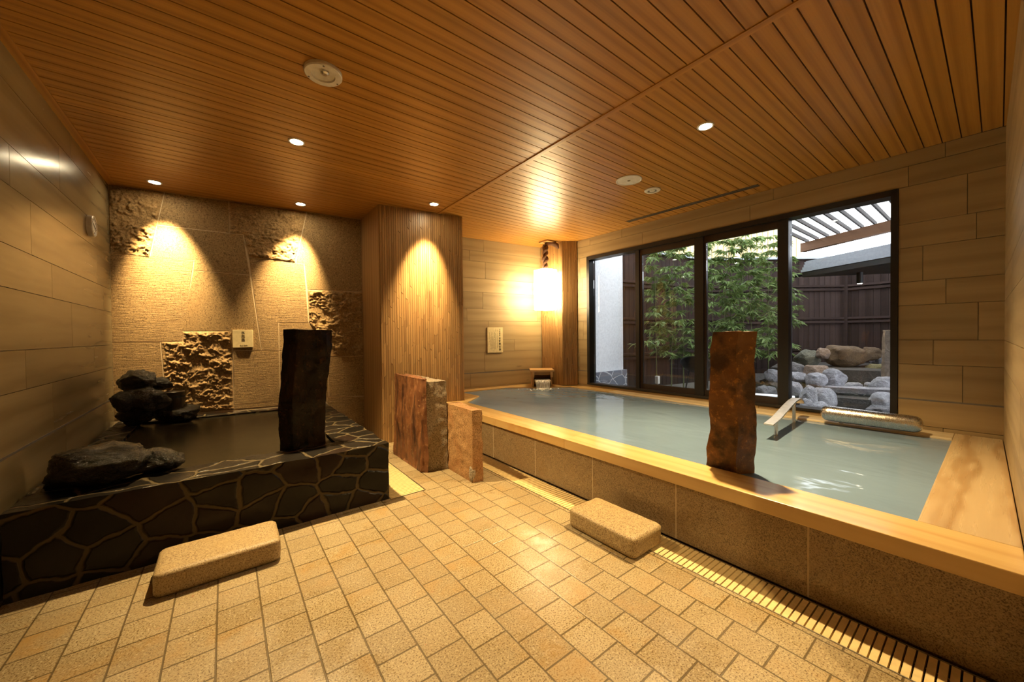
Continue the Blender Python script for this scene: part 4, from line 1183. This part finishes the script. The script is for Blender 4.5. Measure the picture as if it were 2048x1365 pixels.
m = MB(); m.tube([ep(.02, .05, 1.985), ep(-.26, -.02, 1.965)], .022, 10); m.build('gutter_pipe', MT['alu'], rf, smooth=True, angle=40)
for t_ in (3.4,):
    for n_ in (.15, 2.3):
        m = MB(); c = ep(t_, n_, 0); m.box(c.x - .05, c.x + .05, c.y - .05, c.y + .05, .2, 1.96 if n_ < 1 else 2.18); m.build('post', MT['beam'], rf)
m = MB(); c = ep(.15, 2.3, 0); m.box(c.x - .05, c.x + .05, c.y - .05, c.y + .05, .2, 2.18); m.build('post', MT['beam'], rf)
cl = ep(.42, .75, 0)
el = thing('eave_lamp', 'small dark cylinder lamp glowing under the garden eave', 'lamp', (7.16, 1.32, 1.9))
lx, ly = 7.12, 1.20
m = MB(); m.lathe([(0, .20), (.036, .20), (.036, .0), (.03, .0), (.03, .012)], (lx, ly, 1.80), 20); m.build('housing', MT['alu'], el, smooth=True, angle=40)
m = MB(); m.lathe([(0, -.003), (.022, -.002), (.031, .002)], (lx, ly, 1.80), 20); m.build('bulb', MT['eavelamp'], el)
l = bpy.data.lights.new('eave_beam', 'SPOT'); l.energy = 40; l.spot_size = math.radians(110); l.spot_blend = .8; l.color = (1, .78, .5); l.shadow_soft_size = .03
lo = bpy.data.objects.new('eave_beam', l); COL.objects.link(lo); lo.location = (lx, ly, 1.79); lo.parent = el; lo.matrix_parent_inverse = Matrix.Translation(-el.location)

# rock bath
rb = thing('rock_bath', 'outdoor rock bath of piled stones seen through the window', 'bath', (7.0, 1.3, .2))
m = MB()
m.prism([(5.55, 1.62), (5.75, .35), (6.3, -.6), (9.3, -.6), (9.3, 1.75), (7.6, 3.0), (6.6, 2.35)], .2, .36, r=(.5,) * 3)
m.build('bed', MT['wetbed'], rb)
m = MB(); m.prism([(7.0, 2.25), (7.25, 1.35), (7.55, .6), (9.2, .0), (9.2, 1.75), (8.2, 2.5)], .36, .56, r=(.5,) * 3); m.build('rear_mound', MT['wetbed'], rb)
FW = Frame((5.90, 1.33), (6.08, .72)); FW.n = Vector((-FW.u.y, FW.u.x, 0))
if FW.n.x > 0: FW.n = -FW.n
FW.flip = FW.u.cross(FW.n).z < 0
m = MB(); m.fbox(FW, 0, FW.L, .2, .385, -.2, 0, g=None); m.build('front_wall', MT['crazy_grey'], rb)
m = MB(); m.prism([(5.75, 1.75), (6.05, .9), (6.5, -.3), (7.9, -.3), (7.7, .6), (7.3, 1.5), (6.9, 2.25), (6.4, 2.2)], .3605, .40, r=(.5,) * 3)
tag(m.build('bath_water', MT['pondwater']), 'dark rippled water of the outdoor rock bath', 'water')
Lg, Wm, Br, Ol, Ye, Dk = (MT['rk_' + k] for k in ('light', 'warm', 'brown', 'olive', 'yellow', 'dark'))
GR = 'stones around the outdoor rock bath'
for (c, w, h, d, mt, sd, lb) in [
  ((7.43, 1.88, .70), .37, .30, .34, Ol, 51, 'rounded olive grey boulder at the back left of the rock bath'),
  ((7.36, 1.66, .79), .17, .18, .16, Wm, 52, 'small pale stone wedged beside the olive boulder at the back'),
  ((8.00, 1.52, .73), .66, .36, .42, Br, 53, 'largest flat brown boulder at the back of the rock bath'),
  ((8.42, 1.30, .75), .29, .24, .26, Br, 54, 'round brown grey boulder right of the large flat brown one'),
  ((8.70, 1.22, .66), .24, .20, .2, Dk, 55, 'dark shaded stone at the far right end of the back row'),
  ((7.98, 1.16, .50), .36, .25, .30, Ye, 56, 'mossy yellowish boulder at the right side of the rock bath'),
  ((6.78, 1.87, .53), .26, .30, .26, Dk, 57, 'dark purple grey stone at the left edge, behind the pale flat stones'),
  ((6.88, 1.65, .52), .38, .24, .30, Wm, 58, 'pinkish layered stone behind the two big pale boulders'),
  ((5.93, 1.62, .53), .24, .14, .22, Lg, 59, 'whitish layered flat stone left of the pale boulders'),
  ((5.56, 1.54, .42), .21, .20, .20, Lg, 60, 'whitish rugged stone low at the left, next to the window post'),
  ((5.88, 1.40, .51), .23, .21, .22, Lg, 61, 'pale grey boulder left of the biggest pale one'),
  ((6.13, 1.28, .53), .27, .26, .25, Lg, 62, 'biggest rounded pale grey boulder in the middle of the rock bath front'),
  ((5.25, 1.32, .36), .17, .32, .17, Lg, 63, 'upright pale stone in the front row, left of the wide one'),
  ((5.44, 1.22, .34), .24, .29, .20, Lg, 64, 'wide pale stone in the front row below the biggest boulder'),
  ((6.55, 1.17, .41), .21, .10, .15, Lg, 65, 'small pale wedge stone standing in the rock bath water behind the slab'),
  ((6.42, .84, .44), .30, .26, .26, Lg, 66, 'blocky pale grey boulder at the right end behind the slab'),
  ((5.77, .78, .32), .27, .26, .22, Lg, 67, 'humped grey stone below the blocky right boulder'),
  ((5.45, .74, .27), .30, .15, .22, Dk, 68, 'dark bluish grey stone lowest at the right, near the window'),
  ((4.84, 1.24, .31), .12, .23, .12, Lg, 69, 'narrow pale stone just behind the handrail outside the window'),
  ((5.01, 1.16, .29), .19, .19, .16, Lg, 70, 'low whitish flat stone near the window behind the steel rails'),
  ((6.50, 2.06, .47), .20, .22, .18, Lg, 71, 'grey stone seen just left of the window post, across the water'),
  ((5.26, 1.75, .34), .27, .28, .2, Dk, 72, 'grey flat stone low behind the white ledge'),
  ((6.86, 1.06, .40), .10, .09, .09, Lg, 73, 'tiny pale stone in the water beside the blocky boulder')]:
    rock('rock', c, w, h, d, mt, sd, lb, group=GR, sub=4, cuts=7, amp=.2)
o = hexa_stone('slab_bench', ([(5.83, 1.30), (6.02, .70), (6.22, .76), (6.03, 1.38)], .386), ([(5.80, 1.32), (6.00, .68), (6.24, .75), (6.04, 1.40)], .452), MT['rk_light'], amp=.008, fsc=9, seed=5)
tag(o, 'flat pale stone slab laid like a bench in front of the rock bath water', 'stone slab', GR)
o = hexa_stone('stone_post', ([(7.00, .93), (7.05, .83), (7.14, .88), (7.08, .98)], .40), ([(7.02, .93), (7.06, .85), (7.13, .89), (7.08, .96)], 1.14), MT['rk_post'], amp=.012, fsc=9, seed=12)
tag(o, 'slender upright stone post at the right edge of the garden view', 'post')
m = MB(); LF = Frame((4.48, 1.90), (4.66, 1.28)); LF.flip = LF.u.cross(LF.n).z < 0
m.fbox(LF, 0, LF.L, .2, .455, -.08, .08, g=None)
tag(m.build('stone_ledge', MT['plaster'], None, bevel=.006), 'low white ledge just outside the window, left of the rocks', 'ledge')

# bamboo
def bamboo(x, y, top, seed, label, n=900, rad=.25, low=.7):
    rnd = random.Random(seed)
    t = thing('bamboo', label, 'bamboo', (x, y, .2), 'bamboo row in the garden')
    m = MB(); lean = Vector((rnd.uniform(-.10, .10), rnd.uniform(-.10, .10), 0))
    def cp(z): q = (z - .2) / (top - .2); return Vector((x, y, z)) + lean * q * q
    k = 16
    m.tube([cp(.2 + (top - .2) * i / k) for i in range(k + 1)], [.010 * (1 - .75 * i / k) for i in range(k + 1)], 7)
    lf = MB()
    nodes = 15
    per = n // (nodes * 3)
    for i in range(nodes):
        z = low + (top - low) * (i + .5) / nodes + rnd.uniform(-.04, .04)
        for b in range(3):
            a = rnd.uniform(0, 2 * PI)
            ln = rad * rnd.uniform(.5, 1.25) * (1.1 - .55 * (i / nodes))
            p0 = cp(min(z, top)); d = Vector((math.cos(a), math.sin(a), rnd.uniform(.15, .55)))
            p1 = p0 + d * ln * .6; p2 = p1 + Vector((math.cos(a), math.sin(a), -.25)) * ln * .5
            m.tube([p0, p1, p2], [.003, .002, .001], 4, caps=False)
            for j in range(per):
                q = rnd.uniform(.2, 1.05)
                c = p0.lerp(p1, q * 2) if q < .5 else p1.lerp(p2, q * 2 - 1)
                a2 = a + rnd.gauss(0, .9)
                L = rnd.uniform(.07, .14); wdt = L * rnd.uniform(.10, .15)
                dr = Vector((math.cos(a2), math.sin(a2), rnd.uniform(-.95, .1))).normalized()
                sd = dr.cross(Vector((rnd.gauss(0, .4), rnd.gauss(0, .4), 1))).normalized() * wdt
                mid = c + dr * L * .42 + Vector((0, 0, .006)); tip = c + dr * L + Vector((0, 0, -.02 * rnd.random()))
                r = (rnd.random(), rnd.random(), rnd.random())
                lf.face([c, mid - sd, tip, mid + sd], r)
    m.build('culm', MT['culm'], t, smooth=True)
    lf.build('foliage', MT['leaf'], t)
names = ['first', 'second', 'third', 'fourth', 'fifth', 'sixth', 'seventh', 'eighth', 'ninth', 'tenth', 'eleventh']
BP = [(5.33, 3.25, 2.58), (5.50, 3.10, 2.75), (5.60, 2.96, 2.62), (5.80, 2.88, 2.70), (6.03, 2.71, 2.66), (6.14, 2.60, 2.72), (6.24, 2.52, 2.60), (6.41, 2.42, 2.76), (6.52, 2.34, 2.64), (6.72, 2.19, 2.68), (6.79, 2.08, 2.54)]
for i, (x, y, z) in enumerate(BP):
    bamboo(x, y, z, 100 + i, 'leafy green bamboo stem, %s from the white plaster wall in the garden' % names[i])
# garden chair and outlet post
ch = thing('garden_chair', 'dark round shell chair standing in the garden behind the bamboo', 'chair', (4.95, 2.5, .2))
m = MB()
Rc = Matrix.Rotation(math.radians(28), 3, 'Y') @ Matrix.Rotation(math.radians(-10), 3, 'X')
m.lathe([(0, -.11), (.08, -.10), (.15, -.06), (.19, 0), (.20, .012), (.185, .008), (.145, -.045), (.08, -.085), (0, -.095)], (4.98, 2.46, .72), 32, Rc); m.build('shell', MT['alu'], ch, merge=True, smooth=True)
for a in (0, 90, 180, 270):
    c_, s_ = math.cos(math.radians(a + 20)), math.sin(math.radians(a + 20))
    m = MB(); m.tube([(4.98 + .08 * c_, 2.46 + .08 * s_, .63), (4.98 + .16 * c_, 2.46 + .16 * s_, .2)], .009, 8); m.build('leg', MT['alu'], ch, smooth=True)
ob = thing('outlet_post', 'small cream garden outlet box at the foot of the bamboo', 'outlet', (4.76, 2.89, .2))
m = MB(); m.box(4.735, 4.785, 2.865, 2.915, .43, .535); m.build('box', MT['white'], ob, bevel=.004)
m = MB(); m.box(4.75, 4.77, 2.88, 2.90, .2, .43); m.build('stake', MT['greymetal'], ob)

# ------------------------------------------------------------------ light, world, camera
w = bpy.data.worlds.new('overcast_sky'); sc.world = w; w.use_nodes = True
bg = w.node_tree.nodes['Background']
tc = nd(w.node_tree, 'ShaderNodeTexCoord').outputs['Generated']
z_ = nd(w.node_tree, 'ShaderNodeSeparateXYZ', {0: tc}).outputs[2]
w.node_tree.links.new(ramp(w.node_tree, z_, [(0.0, (.80, .86, 1.0)), (.6, (.93, .96, 1.0))]), bg.inputs[0])
bg.inputs[1].default_value = 6.0

cam = bpy.data.cameras.new('camera'); co = bpy.data.objects.new('camera', cam); COL.objects.link(co)
Mr = ((0.79317478, 0.0107072, -0.60889992), (-0.01736351, 0.99983656, -0.00503671), (0.60874647, 0.01456763, 0.79323106))
rt = Vector((Mr[0][0], Mr[0][2], -Mr[0][1])); dn = Vector((Mr[1][0], Mr[1][2], -Mr[1][1])); fw = Vector((Mr[2][0], Mr[2][2], -Mr[2][1]))
R3 = Matrix((rt, -dn, -fw)).transposed()
co.matrix_world = Matrix.Translation((0, 0, 1.12)) @ R3.to_4x4()
cam.sensor_fit = 'HORIZONTAL'; cam.sensor_width = 36; cam.lens = 36 * 747.5588 / 2048; cam.clip_start = .01
sc.camera = co
sc.view_settings.view_transform = 'Standard'; sc.view_settings.look = 'None'; sc.view_settings.exposure = 0; sc.view_settings.gamma = 1
sc.view_settings.use_curve_mapping = False
sc.cycles.use_denoising = True
sc.cycles.sample_clamp_indirect = 4
sc.cycles.max_bounces = 10
sc.cycles.transparent_max_bounces = 24
